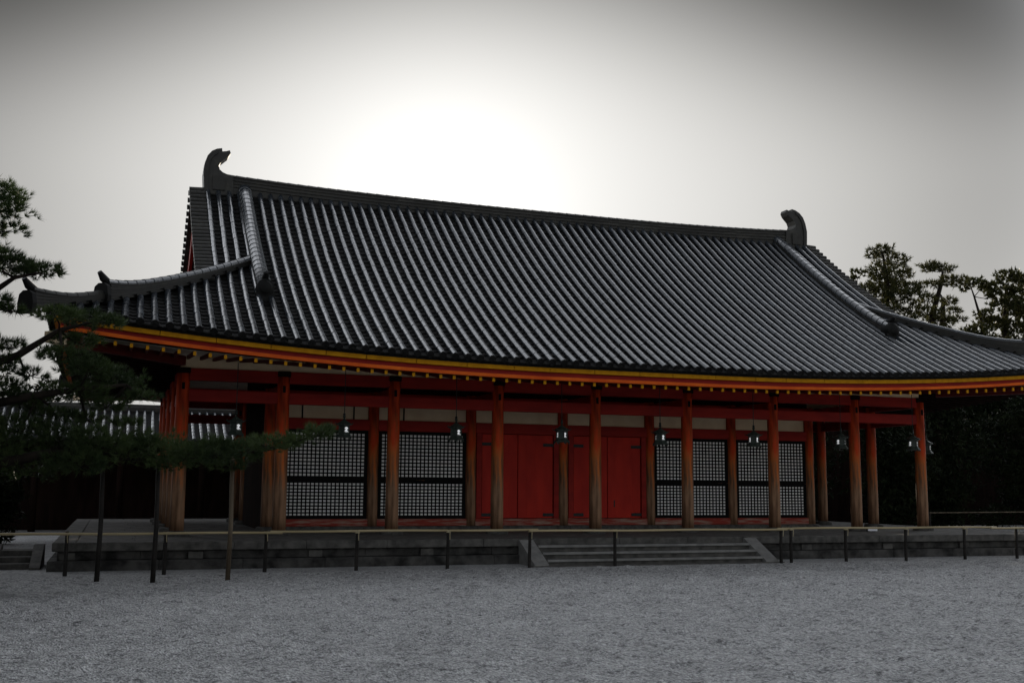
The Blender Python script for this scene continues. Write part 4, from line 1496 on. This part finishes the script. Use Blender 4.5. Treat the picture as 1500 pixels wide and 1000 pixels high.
for i, (x, y, h, rx, lab) in enumerate((
        (16.8, 14.8, 5.8, 1.9, 'dark evergreen just behind the right side veranda, nearest the hall'),
        (20.4, 13.6, 6.2, 2.1, 'dark evergreen seen right of the right corner column'),
        (24.2, 14.6, 6.6, 2.2, 'dark evergreen behind the right end lantern under the eave'),
        (28.4, 13.8, 6.6, 2.3, 'dark evergreen under the eave at the right edge of the picture'),
        (33.0, 14.8, 6.8, 2.4, 'dark evergreen beyond the right edge of the picture'),
        (12.6, 15.4, 5.0, 1.6, 'dark evergreen glimpsed between the two right veranda columns'))):
    evergreen(lab, x, y, h, rx, 60 + i, 'evergreens behind the right end of the hall')
for i, (x, y, h, rx, lab) in enumerate((
        (-17.6, 4.0, 4.3, 1.8, 'dark evergreen bush low at the left edge behind the pine trunk'),
        (-15.9, 8.5, 3.3, 1.3, 'small dark bush between the pine and the corridor'),
        (-20.6, 2.5, 4.8, 2.0, 'dark evergreen bush outside the left edge of the picture'),
        (-19.2, -3.5, 9.5, 3.0, 'big unseen evergreen added for shade outside the left edge, level with the steps'),  # tall trees from here on are unseen, added to block sky light
        (-18.6, -10.5, 9.5, 3.0, 'big unseen evergreen added for shade outside the left edge, in front of the pine'),
        (-17.9, -17.5, 9.0, 2.9, 'big unseen evergreen added for shade outside the left edge, nearest the camera'))):
    evergreen(lab, x, y, h, rx, 75 + i, 'dark evergreens at the left of the hall', 9000 if h < 6 else 30000, .28 if h < 6 else .34)
for i, (x, y, h, rx, lab) in enumerate((
        (-17.9, 23.5, 8.4, 2.4, 'bushy tree beyond the corridor roof at the far left edge'),
        (-15.1, 25, 6.6, 1.5, 'thin bushy tree beyond the corridor roof, behind the garden pine'),
        (-12.6, 24, 5.2, 1.5, 'low bushy tree just topping the corridor roof left of the hall'),
        (-22.5, 22, 8.6, 2.4, 'tree outside the left edge beyond the corridor'))):
    evergreen(lab, x, y, h, rx, 85 + i, 'trees beyond the corridor on the left', 3000, .3)

rs_ = np.random.RandomState(5)  # leaf mass added behind the hall to block the low sun
pos = np.stack([rs_.uniform(-7.5, 62, 90000), rs_.uniform(24.0, 27.5, 90000), GZ + 8.6 * rs_.rand(90000) ** 0.8], 1)
pos[:, 2] -= 0.9 * np.abs(np.sin(pos[:, 0] * .9)) * (pos[:, 2] - GZ) / 8.6
wood = tris('sun_block_foliage', leaf_faces(pos, .62, rs_), M['leaf_dark'])
tag(wood, kind='stuff'); wood['label'] = 'dark leaf mass added behind the hall and its corridor to block the low sun'; wood['category'] = 'sun_block_foliage'

# tall board screen, added to block light through the evergreens on the right
bw = tag(empty('board_light_screen', (34.0, 18.5, GZ)), 'tall dark board screen added to block light behind the evergreens right of the hall', 'fence')
for i in range(14):
    b = MB()
    for q_ in range(12):
        x_ = 13.7 + i * 3.0 + q_ * .25
        b.box(x_ + .002, x_ + .248, 18.45 - rnd.uniform(0, .012), 18.52, GZ - .1, 4.1 + rnd.uniform(0, .02))
    b.build('board_panel', M['darkwood'], bw)
    b = MB(); b.bevbox(13.62 + i * 3.0, 13.78 + i * 3.0, 18.53, 18.70, GZ - .1, 4.2, .01); b.build('post', M['darkwood'], bw)
b = MB(); b.bevbox(13.6, 55.8, 18.36, 18.72, 4.21, 4.31, .02); b.build('cap_rail', M['darkwood'], bw)

# ------------------------------------------------------------------ tiled corridor behind the hall
corr = tag(empty('roofed_corridor', (0, 19.0, GZ)), 'low tiled corridor behind the hall, its roof showing at the left', 'corridor')
b = MB()
CX0, CX1 = -34.0, 13.5
yr, ye, zr, ze = 19.0, 16.6, 4.02, 2.75
sl_ = (zr - ze) / (yr - ye)
x = CX0
while x < CX1:
    for sy in (-1, 1):
        for j in range(8):
            f0, f1 = j / 8, (j + 1) / 8
            vs = []
            for f, rr in ((f0, .082), (f1 + .01, .072)):
                y_ = yr + sy * (yr - ye) * (1 - f); z_ = ze + (zr - ze) * (f * .85 + .15 * f * f)
                for a in range(6):
                    th_ = PI * a / 5
                    vs.append((x + rr * math.cos(th_), y_, z_ + rr * math.sin(th_)))
            b.add(vs, [(a, a + 1, a + 7, a + 6) for a in range(5)] + [tuple(range(5, -1, -1))], 0)
    x += 0.30
for sy in (-1, 1):
    n = 8
    vs = []
    for j in range(n + 1):
        f = j / n
        y_ = yr + sy * (yr - ye) * (1 - f); z_ = ze + (zr - ze) * (f * .85 + .15 * f * f) - .01
        vs += [(CX0, y_, z_), (CX1, y_, z_), (CX0, y_, z_ - .12), (CX1, y_, z_ - .12)]
    fs = []
    for j in range(n):
        fs += [(4 * j, 4 * j + 1, 4 * j + 5, 4 * j + 4), (4 * j + 2, 4 * j + 6, 4 * j + 7, 4 * j + 3)]
    fs.append((0, 2, 3, 1))
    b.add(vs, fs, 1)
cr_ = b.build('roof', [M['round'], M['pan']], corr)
b = MB(); b.bevbox(CX0, CX1, yr - .16, yr + .16, zr - .12, zr + .10, .03); b.tube([(CX0, yr, zr + .12), (CX1, yr, zr + .12)], .085, 8)
b.build('ridge', M['ridge'], cr_)
b = MB(); b.box(CX0, CX1, 18.9, 19.1, GZ - .1, 2.9); b.build('wall', M['darkwood'], corr)
x = CX0 + 1
while x < CX1:
    b = MB(); b.tube([(x, 17.3, GZ), (x, 17.3, 2.9)], .13, 10); b.build('post', M['darkwood'], corr, smooth=True)
    x += 3.0
b = MB(); b.box(CX0, CX1, 17.2, 17.4, 2.55, 2.80); b.build('beam', M['darkwood'], corr)
